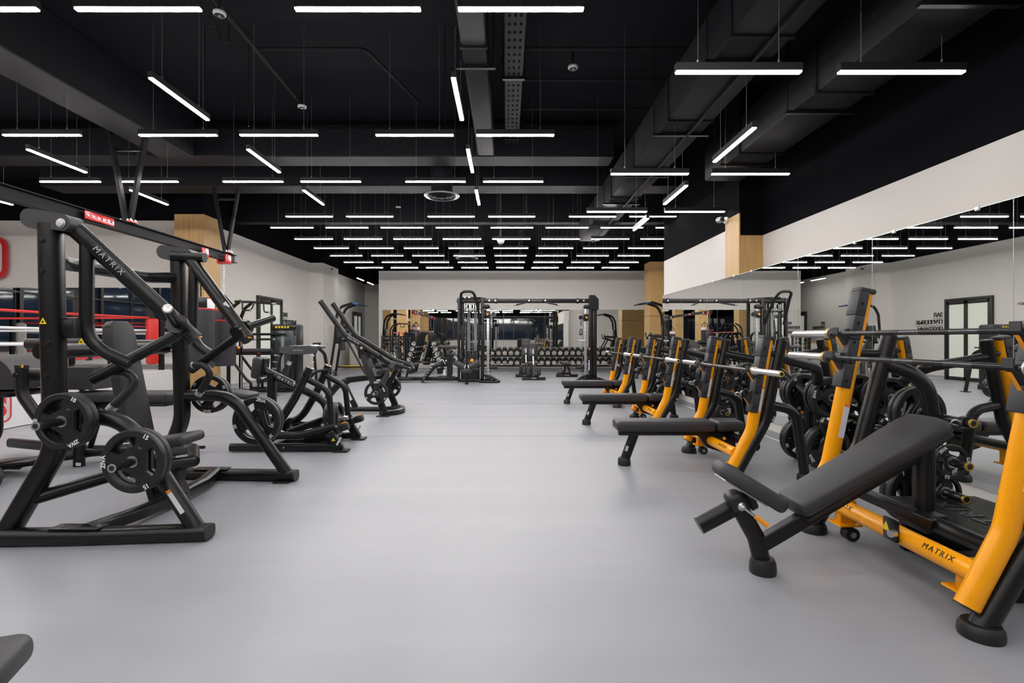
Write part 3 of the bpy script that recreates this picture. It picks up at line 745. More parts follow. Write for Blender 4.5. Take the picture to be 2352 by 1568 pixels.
# weight horns on the frame, their plates
for s in (-1, 1):
    for nm, x, z in (('upper', -2.655, .757), ('lower', -2.225, .52)):
        q = MB(); q.cyl((x, Y(s, .62), z), (x, Y(s, .67), z), .04, 16); q.cyl((x, Y(s, .64), z), (x, Y(s, .96), z), .0245, 16); q.obj('storage_horn', 'black_gloss', T)
        q = MB(); q.lathe([(.0242, 0), (.0242, .006), (.016, .006), (.0155, .002), (.0001, .002)], (x, Y(s, .96), z), (0, s, 0), 18); q.obj('horn_end', 'steel', T)
        q = MB(); q.lathe([(.0145, 0), (.0145, .0015), (.0001, .0015)], (x, Y(s, .9625), z), (0, s, 0), 14); q.obj('horn_badge', 'black_print', T)
stack(['10', '10'], (-2.655, Y(-1, .80), .757), (0, -1, 0), [4.19, 4.19], ['scuffed black 10 kg plate, front one on the near upper horn of the chest press', 'black 10 kg plate behind another, on the upper near horn of the chest press'])
stack(['15', '15'], (-2.225, Y(-1, .81), .52), (0, -1, 0), [2.1, 2.1], ['black 15 kg plate at the foot of the chest press, front one facing the camera', 'black 15 kg plate behind the front one at the foot of the chest press'])
stack(['10', '10'], (-2.655, Y(1, .80), .757), (0, 1, 0), [.9, .6], ['black 10 kg plate on the far upper horn of the chest press, outer one', 'black 10 kg plate on the far upper horn of the chest press, inner one'])
stack(['20', '20'], (-2.225, Y(1, .80), .52), (0, 1, 0), [-2.36, -2.36], ['black 20 kg plate on the far lower horn of the chest press, outer one', 'black 20 kg plate on the far lower horn of the chest press, inner one'])
# ------------------------------------------------------------------ orange bench press stations along the mirror
def foot_cap(q, x, y, r=.07, h=.06, tilt=0):
    q.lathe([(r, 0), (r*1.04, h*.25), (r, h*.7), (r*.86, h), (r*.6, h)], (x, y, 0), (0, 0, 1), 22)
def press_frame(T, y0, ot, bt, ro, cov, hooks, arch_z, rx=3.05, ry=.08, hw=.57):
    """the two upright pairs of a station: ot orange path, bt black path in (x, z); cov (z0, z1) of the wear cover"""
    def P(pts, y): return [(x, y, z) for x, z in pts]
    for s in (-1, 1):
        y = y0+s*hw
        q = MB(); q.tube(P(ot, y), .05, 18, .28, sec=(.052, .04), up=(0, 1, 0), fn=8)
        # up reference along y: first half width is in the bending plane
        q.obj('orange_upright', 'orange_paint', T)
        q = MB(); a, b = V((ot[0][0], y, ot[0][1])), V((ot[1][0], y, ot[1][1])); d = (a-b).normalized(); q.tube([a-d*.002, a+d*.006], .05, 18, sec=(.0525, .0405), up=(0, 1, 0)); q.obj('end_plug', 'rubber', T)
        q = MB(); q.tube(P(bt, y), .048, 16, .30, fn=8); q.obj('black_upright', 'black_metal', T)
        q = MB(); e = V((bt[-1][0], y, bt[-1][1])); dd = (e-V((bt[-2][0], y, bt[-2][1]))).normalized(); q.tube([e-dd*.002, e+dd*.008], .0485, 16, taper=(1, .85)); q.obj('end_cap', 'rubber', T)
        q = MB(); q.box(e+dd*.006+V((.005, s*-.03, 0)), (.012, .02, .012)); q.obj('cap_mark', 'orange_bit', T)
        q = MB(); foot_cap(q, bt[0][0]+.005, y, .078); q.obj('rubber_foot', 'rubber', T)
        # wear cover on the aisle side, in segments
        a, b = V((ot[1][0], y, ot[1][1])), V((ot[2][0], y, ot[2][1])); d = (b-a).normalized(); n = V((-d.z, 0, d.x))
        R = M4((n*-1, V((0, 1, 0)), d)).transposed()
        zs = [cov[0]+(cov[1]-cov[0])*k/4 for k in range(5)]
        for k in range(4):
            t0 = (zs[k]-a.z)/d.z; t1 = (zs[k+1]-a.z)/d.z
            q = MB(); q.box(a+d*((t0+t1)/2)+n*.026, (.068, .098, t1-t0), R, .007, 2); q.obj('wear_cover', 'cover_rubber', T)
        q = MB(); te = (cov[1]-a.z)/d.z; q.box(a+d*(te+.008)+n*.004, (.108, .1, .035), R, .014, 3); q.obj('top_cap', 'cover_rubber', T)
        q = MB()
        for k in range(5):
            t = (zs[0]+(zs[4]-zs[0])*(k+.35)/5-a.z)/d.z; bolt(q, a+d*t+n*.03+V((0, -.05, 0)), (0, -1, 0), .008, .004)
        q.obj('cover_bolts', 'black_gloss', T)
        # spacers between the orange and black uprights
        q = MB()
        for z in (bt[-1][1]-.11, .5):
            xo = a.x+(z-a.z)*d.x/d.z; db = (V((bt[2][0], 0, bt[2][1]))-V((bt[1][0], 0, bt[1][1]))); xb = bt[1][0]+(z-bt[1][1])*db.x/db.z
            q.cyl((xo, y, z), (xb, y, z-.01), .026, 12)
        q.obj('spacer', 'black_metal', T)
        # bar hooks
        for hz in hooks:
            t = (hz-a.z)/d.z; c = a+d*t; u = V((1, 0, 0))
            q = MB(); q.prism([(-.04, -.15), (-.03, -.165), (-.10, -.03), (-.135, .0), (-.135, .04), (-.127, .042), (-.125, .0), (-.11, -.014), (-.094, .0), (-.085, .03), (-.04, .035)], c, (1, 0, 0), (0, 0, 1), .05); q.obj('bar_hook', 'cover_rubber', T)
            q = MB(); q.prism([(-.055, -.13), (-.047, -.142), (-.118, -.022), (-.126, -.013)], c+V((-.002, -.0, -.004)), (1, 0, 0), (0, 0, 1), .02); q.obj('hook_edge', 'orange_bit', T)
        q = MB(); q.box(a+d*.28+V((.012, -.041, 0)), (.035, .003, .2), R); q.obj('instruction_label', 'label_white', T)
        q = MB(); q.box(a+d*.39+V((.012, -.041, 0)), (.035, .003, .02), R); q.obj('label_header', 'label_orange', T)
        # rear arches and post carrying the storage horns
        db = V((bt[2][0]-bt[1][0], 0, bt[2][1]-bt[1][1])); xb = lambda z: bt[1][0]+(z-bt[1][1])*db.x/db.z
        yy = y0+s*ry
        q = MB(); q.tube([(xb(arch_z), y, arch_z), (rx-(.22 if ry < .3 else .05), y0+s*max(.42, ry), arch_z-.10), (rx, yy, arch_z-.42), (rx, yy, .04)], .045, 14, .2, fn=8); q.obj('rear_arch', 'black_metal', T)
        q = MB(); foot_cap(q, rx, yy, .065); q.obj('rubber_foot', 'rubber', T)
        q = MB(); q.tube([(xb(.67), y, .67), (2.55, y, .62), (2.63, y, .05)], .042, 14, .14, fn=8); q.obj('rear_leg', 'black_metal', T)
        q = MB(); foot_cap(q, 2.635, y, .066); q.obj('rubber_foot', 'rubber', T)
        for hz in ((.70, .44, .215) if ry < .3 else (.245,)):
            q = MB(); L = .34 if hz != .44 else .26; q.cyl((rx, yy, hz), (rx, yy+s*L, hz), .0245, 14); q.cyl((rx, yy+s*.03, hz), (rx, yy+s*.055, hz), .04, 14); q.obj('storage_horn', 'black_gloss', T)
            q = MB(); q.lathe([(.0247, -.008), (.0247, .003), (.0175, .003), (.0175, -.001)], (rx, yy+s*L, hz), (0, s, 0), 16); q.obj('horn_ring', 'gold_ring', T)
        # transport wheel bracket
        q = MB(); q.box((2.10, y0+s*.43, .185), (.10, .06, .14), bev=.008); q.box((2.09, y0+s*.42, .115), (.14, .12, .012), bev=.003); q.obj('wheel_bracket', 'orange_paint', T)
        if s > 0:
            q = MB(); q.cyl((2.10, y0+s*.36, .062), (2.10, y0+s*.42, .062), .042, 16); q.obj('wheel', 'rubber', T)
            q = MB(); q.cyl((2.10, y0+s*.355, .062), (2.10, y0+s*.36, .062), .018, 10); q.obj('wheel_axle', 'steel', T)
    q = MB(); q.tube([(2.02, y0-.57, .245), (2.02, y0+.57, .245)], .046, 18); q.obj('orange_crossbar', 'orange_paint', T)
    q = MB(); q.tube([(2.20, y0-.57, .30), (2.20, y0+.57, .30)], .04, 14); q.obj('rear_crossbar', 'black_metal', T)
    if ry < .3: q = MB(); q.tube([(rx, y0-max(ry, .1), .33), (rx, y0+max(ry, .1), .33)], .035, 12); q.obj('storage_crossbar', 'black_metal', T)
    for dy in (-.39, .29):
        n = V((-.75, 0, .5)).normalized(); lettering('MATRIX', V((2.02, y0+dy, .245))+n*.0465, (0, -1, 0), (.5, 0, .75), .038, 'black_print', T, space=1.35)
Yb = 0.0
FB = thing('flat_bench', 'flat bench press station with orange uprights, nearest of the three flat ones', 'weight bench', (2.0, 0, 0), 'orange bench press stations')
def localize(T, y0): pass
press_frame(FB, 0.0, [(2.0, .13), (2.16, .44), (2.30, 1.245)], [(2.01, .03), (2.28, .52), (2.425, 1.235)], .05, (.60, 1.25), (.973, .76), 1.09)
q = MB(); q.box((1.555, 0, .40), (.96, .275, .10), bev=.032, seg=3); q.obj('bench_pad', 'pad_vinyl', FB, ang=50)
q = MB(); q.box((2.18, 0, .40), (.27, .275, .10), bev=.032, seg=3); q.obj('head_pad', 'pad_vinyl', FB, ang=50)
q = MB(); q.box((1.68, 0, .325), (1.14, .075, .055), bev=.006); q.obj('bench_beam', 'black_metal', FB)
q = MB(); q.box((1.3, 0, .349), (.4, .2, .008)); q.box((2.1, 0, .349), (.3, .2, .008)); q.obj('pad_plate', 'black_gloss', FB)
q = MB(); q.tube([(1.27, 0, .31), (1.175, 0, .05)], .042, 14, sec=(.036, .047)); q.obj('front_leg', 'black_metal', FB)
q = MB(); foot_cap(q, 1.17, 0, .062, .075); q.obj('rubber_foot', 'rubber', FB)
q = MB(); q.box((1.187, -.038, .17), (.025, .004, .05), M4.Rotation(.33, 3, 'Y')); q.obj('sticker', 'label_white', FB)
q = MB(); q.prism([(-.20, .06), (.18, .06), (.18, -.12), (.05, -.13), (-.1, -.08)], (2.08, 0, .26), (1, 0, 0), (0, 0, 1), .07); q.obj('gusset', 'black_metal', FB)
q = MB(); q.cyl((2.08, -.19, .30), (2.08, -.10, .29), .022, 12); q.obj('adjuster', 'black_gloss', FB)
q = MB(); q.cyl((2.08, -.195, .30), (2.08, -.2, .30), .015, 10); q.obj('adjuster_tip', 'orange_bit', FB)
nest(FB)
BENCH_Y = (5.10, 7.50, 9.92)
benches = [FB]
FB.location.y = BENCH_Y[0]
# parts were built around y = 0, so the copies only move their roots
benches.append(dup(FB, (2.0, BENCH_Y[1], 0), None, 'flat bench press station with orange uprights, the middle one of three flat benches'))
benches.append(dup(FB, (2.0, BENCH_Y[2], 0), None, 'flat bench press station with orange uprights, the farthest from the camera'))
# incline station
YI = 2.75
IB = thing('incline_bench', 'incline bench press station with orange frame in the right foreground', 'weight bench', (2.0, YI, 0), 'orange bench press stations')
press_frame(IB, YI, [(1.935, .125), (2.10, .44), (2.325, 1.545)], [(1.99, .03), (2.30, .55), (2.49, 1.27)], .05, (.93, 1.55), (1.283, 1.128), 1.10, 2.68, .47, .59)
A, B = V((1.52, YI, .36)), V((2.285, YI, .812)); d = (B-A).normalized(); n = V((-d.z, 0, d.x))
q = MB(); R = M4((d, V((0, 1, 0)), n)).transposed()
q = MB(); L = (B-A).length
poly = [(-L/2, -.10), (-L/2+.02, -.125), (.05, -.135), (.2, -.15), (L/2-.06, -.15), (L/2-.01, -.12), (L/2, -.05), (L/2, .05), (L/2-.01, .12), (L/2-.06, .15), (.2, .15), (.05, .135), (-L/2+.02, .125), (-L/2, .10)]
bm = bmesh.new(); vs = [bm.verts.new((A+B)/2+d*a+V((0, b, 0))-n*.045) for a, b in poly]; f = bm.faces.new(vs); r_ = bmesh.ops.extrude_face_region(bm, geom=[f])
bmesh.ops.translate(bm, vec=n*.085, verts=[v for v in r_['geom'] if isinstance(v, bmesh.types.BMVert)]); bmesh.ops.recalc_face_normals(bm, faces=bm.faces)
bmesh.ops.bevel(bm, geom=[e for e in bm.edges if len(e.link_faces) == 2 and e.calc_face_angle() > .9], offset=.026, segments=3, affect='EDGES', profile=.5)
bm.verts.index_update(); q.add([v.co for v in bm.verts], [[v.index for v in f.verts] for f in bm.faces]); bm.free()
q.obj('back_pad', 'pad_vinyl', IB, ang=50)
q = MB(); q.tube([(A+B)/2+d*a+V((0, b, 0))-n*.012 for a, b in [(a*1.003, b*1.006) for a, b in poly]], .0025, 6, closed=True); q.obj('pad_seam', 'rubber', IB)
q = MB(); q.box((A+B)/2-n*.058, (L*.98, .22, .022), R, .006); q.obj('pad_board', 'rubber', IB)
S0, S1 = V((1.15, YI, .605)), V((1.46, YI, .415)); ds = (S1-S0).normalized(); ns = V((-ds.z, 0, ds.x)); RS = M4((ds, V((0, 1, 0)), ns)).transposed()
Ls = (S1-S0).length
cushion([(-Ls/2, -.07), (-Ls/2+.12, -.135), (Ls/2-.02, -.145), (Ls/2, -.12), (Ls/2, .12), (Ls/2-.02, .145), (-Ls/2+.12, .135), (-Ls/2, .07)], (S0+S1)/2, ds, V((0, 1, 0)), ns, .08, .028).obj('seat', 'pad_vinyl', IB, ang=50)
q = MB(); q.box((S0+S1)/2-ns*.083-ds*.01, (.26, .14, .012), RS, .003); q.obj('seat_plate', 'steel', IB)
q = MB(); q.bar((1.33, YI, .135), (2.26, YI, .68), .06, .075, (0, 0, 1), .006); q.obj('spar', 'black_metal', IB)
q = MB(); q.tube([(1.235, YI, .37), (1.335, YI, .19), (1.372, YI, .04)], .045, 16, .12, sec=(.036, .046)); q.obj('front_leg', 'black_metal', IB)
q = MB(); foot_cap(q, 1.372, YI, .066, .08); q.obj('rubber_foot', 'rubber', IB)
q = MB(); q.tube([(1.03, YI, .25), (1.29, YI, .39)], .046, 18, sec=(.040, .048)); q.obj('seat_housing', 'black_metal', IB)
q = MB(); q.tube([(1.285, YI, .387), (1.31, YI, .40)], .06, 18); q.obj('housing_collar', 'rubber', IB)
q = MB(); q.bar((1.28, YI, .385), (1.38, YI, .44), .05, .03); q.obj('seat_slider', 'steel', IB)
q = MB(); q.box((1.205, YI-.045, .40), (.085, .10, .10), M4.Rotation(-.5, 3, 'Y'), .028, 3); q.obj('adjuster_block', 'rubber', IB)
q = MB(); q.lathe([(.022, 0), (.022, .015), (.016, .02), (.012, .035), (.008, .04)], (1.215, YI-.09, .385), (0, -1, 0), 14); q.cyl((1.215, YI-.125, .385), (1.275, YI-.14, .34), .007, 8); q.obj('adjuster_pin', 'steel', IB)
q = MB(); q.tube([(1.265, YI-.138, .348), (1.325, YI-.15, .303)], .013, 10, sec=(.007, .012)); q.obj('adjuster_lever', 'orange_bit', IB)
q = MB(); q.tube([(2.235, YI, .27), (2.235, YI, .70)], .05, 16); q.obj('pad_post', 'black_metal', IB)
q = MB(); q.box((2.21, YI-.02, .295), (.13, .2, .10), bev=.02); q.obj('post_bracket', 'black_metal', IB)
q = MB(); q.bar((2.00, YI+.45, .38), (2.17, YI-.15, .31), .05, .05); q.obj('brace', 'black_metal', IB)
q = MB(); q.box((1.962, YI-.13, .28), (.02, .09, .11), bev=.004); q.obj('latch_plate', 'black_metal', IB)
q = MB(); q.prism([(-.024, -.02), (.024, -.02), (0, .024)], (1.950, YI-.11, .29), (0, -1, 0), (0, 0, 1), .004); q.obj('warning_sign', 'yellow_sign', IB)
q = MB(); q.cyl((1.95, YI-.17, .275), (1.92, YI-.18, .275), .018, 12); q.obj('latch_knob', 'chrome', IB)
# spotter platform with ribbed rubber top
q = MB(); q.box((2.62, YI, .205), (.52, .78, .05), bev=.01); q.obj('platform_base', 'black_gloss', IB)
q = MB(); q.box((2.60, YI, .262), (.62, .84, .035), bev=.012); q.obj('spotter_platform', 'rubber', IB)
q = MB()
for k in range(26): q.box((2.31+.0225*k, YI, .281), (.013, .82, .006))
rb = q.obj('platform_rib', 'rubber', IB); rb['kind'] = 'stuff'
lettering('MATRIX', (2.55, YI-.02, .286), (0, 1, 0), (-1, 0, 0), .15, 'cover_rubber', IB, .004, .002, 1.2)
for y in (YI-.3, YI+.3):
    q = MB(); q.box((2.6, y, .09), (.5, .05, .18), bev=.006); q.obj('platform_leg', 'black_metal', IB)
# inner horns facing the camera
for z, e in ((.76, .22), (.515, .20), (.32, .22)):
    q = MB(); q.cyl((2.70 if z > .7 else 2.66, YI+(.74 if z > .7 else .47), z), (2.70 if z > .7 else 2.66, YI+e, z), .0245, 14); q.obj('storage_horn', 'black_gloss', IB)
    q = MB(); q.lathe([(.0247, -.008), (.0247, .003), (.0175, .003), (.0175, -.001)], (2.70 if z > .7 else 2.66, YI+e, z), (0, -1, 0), 16); q.obj('horn_ring', 'gold_ring', IB)
stack(['10', '10'], (2.70, YI+.59, .765), (0, -1, 0), [2.6, 2.9], ['front black 10 kg plate on the inner upper horn of the incline station', 'rear black 10 kg plate on the inner upper horn of the incline station'])
stack(['2.5'], (2.66, YI+.31, .515), (0, -1, 0), [1.2], ['small black 2.5 kg plate facing the camera above the ribbed step'])
stack(['2.5'], (2.66, YI+.36, .32), (0, -1, 0), [2.5], ['small black plate on the lowest inner horn behind the ribbed step'])
# barbells
def barbell_proto(label):
    T = thing('barbell', label, 'barbell', (0, 0, 0), 'barbells on the bench stations')
    q = MB(); q.cyl((0, -.70, 0), (0, .70, 0), .0145, 14); q.obj('shaft', 'dark_steel', T)
    for a in (-.5, -.16, .16, .5):
        q = MB(); q.cyl((0, a-.09, 0), (0, a+.09, 0), .0152, 14); q.obj('knurling', 'black_metal', T)
    for s in (-1, 1):
        q = MB(); q.lathe([(.036, .66), (.036, .69), (.03, .695), (.0252, .70), (.0252, 1.095), (.022, 1.1)], (0, 0, 0), (0, s, 0), 20); q.obj('sleeve', 'chrome', T)
        q = MB(); q.lathe([(.037, .667), (.037, .683)], (0, 0, 0), (0, s, 0), 20); q.obj('collar_band', 'gold_ring', T)
        q = MB(); q.lathe([(.021, 1.1), (.02, 1.103), (.0001, 1.103)], (0, 0, 0), (0, s, 0), 16); q.obj('end_cap', 'yellow_sign', T)
        q = MB(); q.lathe([(.015, 1.1), (.0145, 1.1045), (.0001, 1.1045)], (0, 0, 0), (0, s, 0), 16); q.obj('cap_badge', 'black_print', T)
    return T
BBAR = barbell_proto('chrome sleeved barbell racked on the nearest flat bench'); nest(BBAR)
BBAR.location = (2.143, BENCH_Y[0], .975)
dup(BBAR, (2.143, BENCH_Y[1], .975), None, 'chrome sleeved barbell racked on the middle flat bench')
dup(BBAR, (2.143, BENCH_Y[2], .975), None, 'chrome sleeved barbell racked on the farthest flat bench')
dup(BBAR, (2.162, YI, 1.285), None, 'upper of two barbells racked on the incline bench')
dup(BBAR, (2.13, YI, 1.13), None, 'lower of two barbells racked on the incline bench')
# spring collars hung on the lower hooks
CL = None
for y, nm in zip(BENCH_Y, ('nearest', 'middle', 'farthest')):
    for s in (-1, 1):
        if CL is None:
            CL = thing('bar_collar', '', 'collar', (0, 0, 0), 'bar collars on the bench hooks')
            q = MB(); q.lathe([(.026, -.018), (.036, -.018), (.036, .018), (.026, .018), (.026, -.018)], (0, 0, 0), (0, 1, 0), 18); q.obj('ring', 'black_gloss', CL)
            q = MB(); q.tube([(-.035, -.01, 0), (-.075, -.01, .02), (-.08, .01, -.01), (-.035, .01, -.02)], .006, 8, .012); q.obj('lever', 'chrome', CL)
            o = CL
        else: o = dup(CL)
        o.location = (2.10, y+s*.57, .765); o['label'] = 'black bar collar hung on the %s upright of the %s flat bench' % ('near' if s < 0 else 'far', nm)
o = dup(CL, (2.70, YI+.27, .76)); o['label'] = 'bar collar pushed on the upper inner horn of the incline station'
# stored plates
G = 'plates stored on the bench stations'
for y, nm in zip(BENCH_Y, ('nearest', 'middle', 'farthest')):
    for s, sn in ((-1, 'near'), (1, 'far')):
        ya = y+s*.08; RX = 3.05
        k = ['%s black 15 kg plate on the %s side upper horn of the %s flat bench' % (q_, sn, nm) for q_ in ('outer', 'middle', 'inner')]
        stack(['15', '15'], V((RX, ya+s*.215, .70)), (0, s, 0), [1.9+y*(y > 6), .4+y], k[:2]); stack(['15'], V((RX, ya+s*.10, .70)), (0, s, 0), [y], k[2:])
        stack(['20', '20'], V((RX, ya+s*.17, .215)), (0, s, 0), [2.6, .9+y], ['%s black 20 kg plate on the %s side low horn of the %s flat bench' % (q_, sn, nm) for q_ in ('outer', 'inner')])
        stack(['2.5'], V((RX, ya+s*.20, .44)), (0, s, 0), [.3*y], ['small black plate on the %s side middle horn of the %s flat bench' % (sn, nm)])
stack(['20', '20'], V((2.68, YI+.66, .245)), (0, 1, 0), [2.6, .9], ['%s black 20 kg plate on the far low horn of the incline station' % q_ for q_ in ('outer', 'inner')])
# ------------------------------------------------------------------ boxing ring
T = thing('boxing_ring', 'white boxing ring platform with red and white ropes on the left', 'boxing ring', (-9.9, 7.7, 0))
x0, x1, y0, y1, zp = -12.9, -6.95, 4.75, 10.7, .62
q = MB(); q.box(((x0+x1)/2, (y0+y1)/2, zp-.04), (x1-x0, y1-y0, .08), bev=.03, seg=2); q.obj('canvas_platform', 'canvas_white', T)
for k, (a, b) in enumerate((((x1, y0), (x1, y1)), ((x0, y1), (x1, y1)), ((x0, y0), (x1, y0)))):
    q = MB(); n = 60; vs = []; fs = []
    a, b = V((*a, 0)), V((*b, 0)); d = b-a; nr = V((d.y, -d.x, 0)).normalized()
    if k == 1: nr = -nr
    for i in range(n+1):
        for j in range(5):
            o = .012*math.sin(i*.9+j*.7)*(1-j/5)+.02*(1-j/4)
            p = a+d*(i/n)+nr*o; p.z = .01+(zp-.05)*j/4; vs.append(p)
    for i in range(n):
        for j in range(4): fs.append((i*5+j, (i+1)*5+j, (i+1)*5+j+1, i*5+j+1))
    q.add(vs, fs); q.obj('skirt', 'white_vinyl', T, ang=80)
RZ = ((.93, 'red_vinyl'), (1.18, 'white_vinyl'), (1.42, 'white_vinyl'), (1.67, 'red_vinyl'))
px = [(x0+.45, y0+.45), (x1-.2, y0+.45), (x1-.2, y1-.45), (x0+.45, y1-.45)]
for z, m in RZ:
    for i in range(4):
        a, b = px[i], px[(i+1) % 4]
        q = MB(); q.tube([(a[0], a[1], z), ((a[0]+b[0])/2, (a[1]+b[1])/2, z-.012), (b[0], b[1], z)], .021, 10); q.obj('ring_rope', m, T)
for i, (x, y) in enumerate(px):
    sx = 1 if i in (1, 2) else -1; sy = -1 if i < 2 else 1
    q = MB(); q.cyl((x+sx*.12, y+sy*.22, 0), (x+sx*.12, y+sy*.22, 1.78), .055, 16); q.obj('corner_post', 'black_metal' if i else 'white_plastic', T)
    q = MB(); q.box((x+sx*.05, y+sy*.05, 1.20), (.2, .2, .92), M4.Rotation(PI/4, 3, 'Z'), .05, 3); q.obj('corner_pad', ('white_vinyl', 'red_vinyl', 'red_vinyl', 'white_vinyl')[i], T)
for (x, y, ax) in ((x1-.2, 6.7, 0), (x1-.2, 8.8, 0), (-9.0, y1-.45, 1), (-11, y1-.45, 1)):
    q = MB(); q.box((x, y, 1.3), (.05, .09, .84) if ax == 0 else (.09, .05, .84), bev=.01); q.obj('rope_tie', 'black_gloss', T)
    if ax == 0:
        q = MB(); q.box((x+.03, y, 1.06), (.004, .07, .06)); q.obj('tie_badge', 'white_print', T)
# red logo on the skirt: a rounded double outline with letters
def rrect(w, h, r, n=6):
    out = []
    for cx, cy, a0 in ((w/2-r, h/2-r, 0), (-w/2+r, h/2-r, PI/2), (-w/2+r, -h/2+r, PI), (w/2-r, -h/2+r, 1.5*PI)):
        for k in range(n+1): out.append((cx+r*math.cos(a0+PI/2*k/n), cy+r*math.sin(a0+PI/2*k/n)))
    return out
def outline(q, w, h, r, lw, o, u, v, dep):
    a, b = rrect(w, h, r), rrect(w-2*lw, h-2*lw, max(r-lw, .005)); N = len(a); u, v = V(u), V(v); n = u.cross(v)*dep; o = V(o)
    vs = [o+u*p[0]+v*p[1]+n*k for k in (0, 1) for s in (a, b) for p in s]
    fs = []
    for i in range(N):
        j = (i+1) % N
        fs += [(2*N+i, 2*N+j, 3*N+j, 3*N+i), (i, j, 2*N+j, 2*N+i), (N+j, N+i, 3*N+i, 3*N+j), (j, i, N+i, N+j)]
    q.add(vs, fs)
q = MB(); outline(q, 1.1, .40, .10, .024, (x1+.035, 6.63, .30), (0, 1, 0), (0, 0, 1), .004); q.obj('logo_outline', 'red_gloss', T)
lettering('S', (x1+.036, 7.03, .30), (0, 1, 0), (0, 0, 1), .34, 'red_gloss', T, .002, .014, 1.0)
q = MB(); q.tube([(-8.6, 7.4, zp+.003), (-7.6, 9.2, zp+.003), (-7.3, 9.6, zp+.003)], .05, 8, sec=(.10, .003)); q.obj('canvas_mark', 'red_vinyl', T)
# red sign on the ring wall
T = thing('wall_sign', 'red rounded outline sign on the grey wall above the ring', 'sign', (-12.6, 11.7, 2.9))
q = MB(); outline(q, 1.9, .98, .26, .10, (-12.29, 11.70, 3.09), (1, 0, 0), (0, 0, 1), .05); q.obj('sign_outline', 'red_gloss', T)
# ------------------------------------------------------------------ punching bag rail
T = thing('bag_rail', 'black steel rail with V struts carrying the punching bags', 'rail', (-5.55, 5.5, 2.8))
xr, zr = -5.56, 2.875
q = MB(); q.box((xr, 5.45, zr+.075), (.11, 10.1, .014)); q.box((xr, 5.45, zr-.075), (.11, 10.1, .014)); q.box((xr, 5.45, zr), (.014, 10.1, .15)); q.obj('i_beam', 'duct_black', T)
for yb in (7.55, 10.2):
    for s in (-1, 1):
        q = MB(); q.bar((xr, yb+s*.04, zr+.08), (xr+s*.34, yb+s*.05, ZC), .045, .085, (0, 1, 0)); q.obj('strut', 'duct_black', T)
    q = MB(); q.bar((xr-.22, yb, zr+1.15), (xr+.22, yb, zr+1.15), .04, .04, (0, 1, 0)); q.obj('strut_tie', 'black_metal', T)
    q = MB(); q.box((xr, yb, zr+.09), (.2, .14, .02)); q.obj('clamp_plate', 'red_gloss', T)
    q = MB()
    for a in (-.075, -.025, .025, .075):
        for b in (-.045, .045): bolt(q, (xr+a, yb+b, zr+.1), (0, 0, 1), .014, .03)
    q.obj('clamp_bolts', 'chrome', T)
q = MB(); q.box((xr+.06, 6.95, zr), (.012, .5, .11), bev=.004); q.obj('splice_plate', 'red_gloss', T)
q = MB()
for k in range(6): bolt(q, (xr+.066, 6.74+.085*k, zr), (1, 0, 0), .013, .012)
q.obj('splice_bolts', 'chrome', T)
# punching bags on trolleys
def bag(y, zb, h, r, label, ball=False, white=True):
    T = thing('punching_bag', label, 'punching bag', (xr, y, zb))
    q = MB()
    for s in (-1, 1): q.box((xr+s*.075, y, zr-.06), (.05, .2, .19), bev=.03, seg=2)
    q.box((xr, y, zr-.13), (.15, .16, .03), bev=.008); q.obj('trolley', 'red_gloss', T)
    q = MB(); q.box((xr+.102, y, zr-.03), (.003, .05, .09)); q.obj('trolley_label', 'label_white', T)
    q = MB(); zt = zb+h+.30; z = zr-.16; k = 0
    while z > zt:
        q.tube([(xr-.012*(k % 2 == 0), y-.012*(k % 2), z+.02), (xr+.012*(k % 2 == 0), y+.012*(k % 2), z+.02), (xr+.012*(k % 2 == 0), y+.012*(k % 2), z-.02), (xr-.012*(k % 2 == 0), y-.012*(k % 2), z-.02)], .0045, 6, .011, fn=3, closed=True); z -= .034; k += 1
    q.obj('chain', 'chrome', T)
    if ball:
        q = MB(); c = V((xr, y, zb+h/2)); q.lathe([(.0001, -h/2)]+[(r*math.cos(t), h/2*math.sin(t)) for t in [i*PI/12-PI/2+.1 for i in range(12)]]+[(.0001, h/2)], c, (0, 0, 1), 24); q.obj('bag_body', 'pad_vinyl', T)
        q = MB()
        for a in range(3): q.tube([(xr+r*.9*math.cos(a*2.1), y+r*.9*math.sin(a*2.1), zb+h*.62), (xr, y, zt+.02)], .012, 6)
        q.obj('strap', 'red_vinyl', T); return T
    q = MB(); q.lathe([(r*.9, 0), (r, .03), (r, h-.21), (r, h-.205)], (xr, y, zb), (0, 0, 1), 28); q.obj('bag_body', 'pad_vinyl', T)
    q = MB(); q.lathe([(r*1.01, h-.21), (r*1.01, h-.02), (r*.95, h)], (xr, y, zb), (0, 0, 1), 28); q.obj('bag_top', 'white_vinyl' if white else 'pad_vinyl', T)
    q = MB()
    for zz in (h-.21, h-.015): q.lathe([(r*1.012, zz-.012), (r*1.022, zz), (r*1.012, zz+.012)], (xr, y, zb), (0, 0, 1), 28)
    q.obj('trim_band', 'red_vinyl', T)
    q = MB(); q.box((xr+r*.62, y-r*.80, zb+h-.10), (.14, .012, .19), M4.Rotation(.66, 3, 'Z'), .02, 2); q.obj('hanging_tab', 'black_gloss', T)
    q = MB()
    for a in range(6): q.tube([(xr+r*.85*math.cos(a*PI/3), y+r*.85*math.sin(a*PI/3), zb+h-.08), (xr+r*.85*math.cos(a*PI/3), y+r*.85*math.sin(a*PI/3), zb+h+.1), (xr, y, zt)], .011, 6, .03)
    q.obj('strap', 'black_gloss', T)
    return T
bag(9.35, .72, 1.28, .222, 'black punching bag with a white and red top hung in front of the wood pillar')
bag(10.12, .72, 1.10, .21, 'second punching bag with a red edged tab, mostly hidden behind the first', False, False)
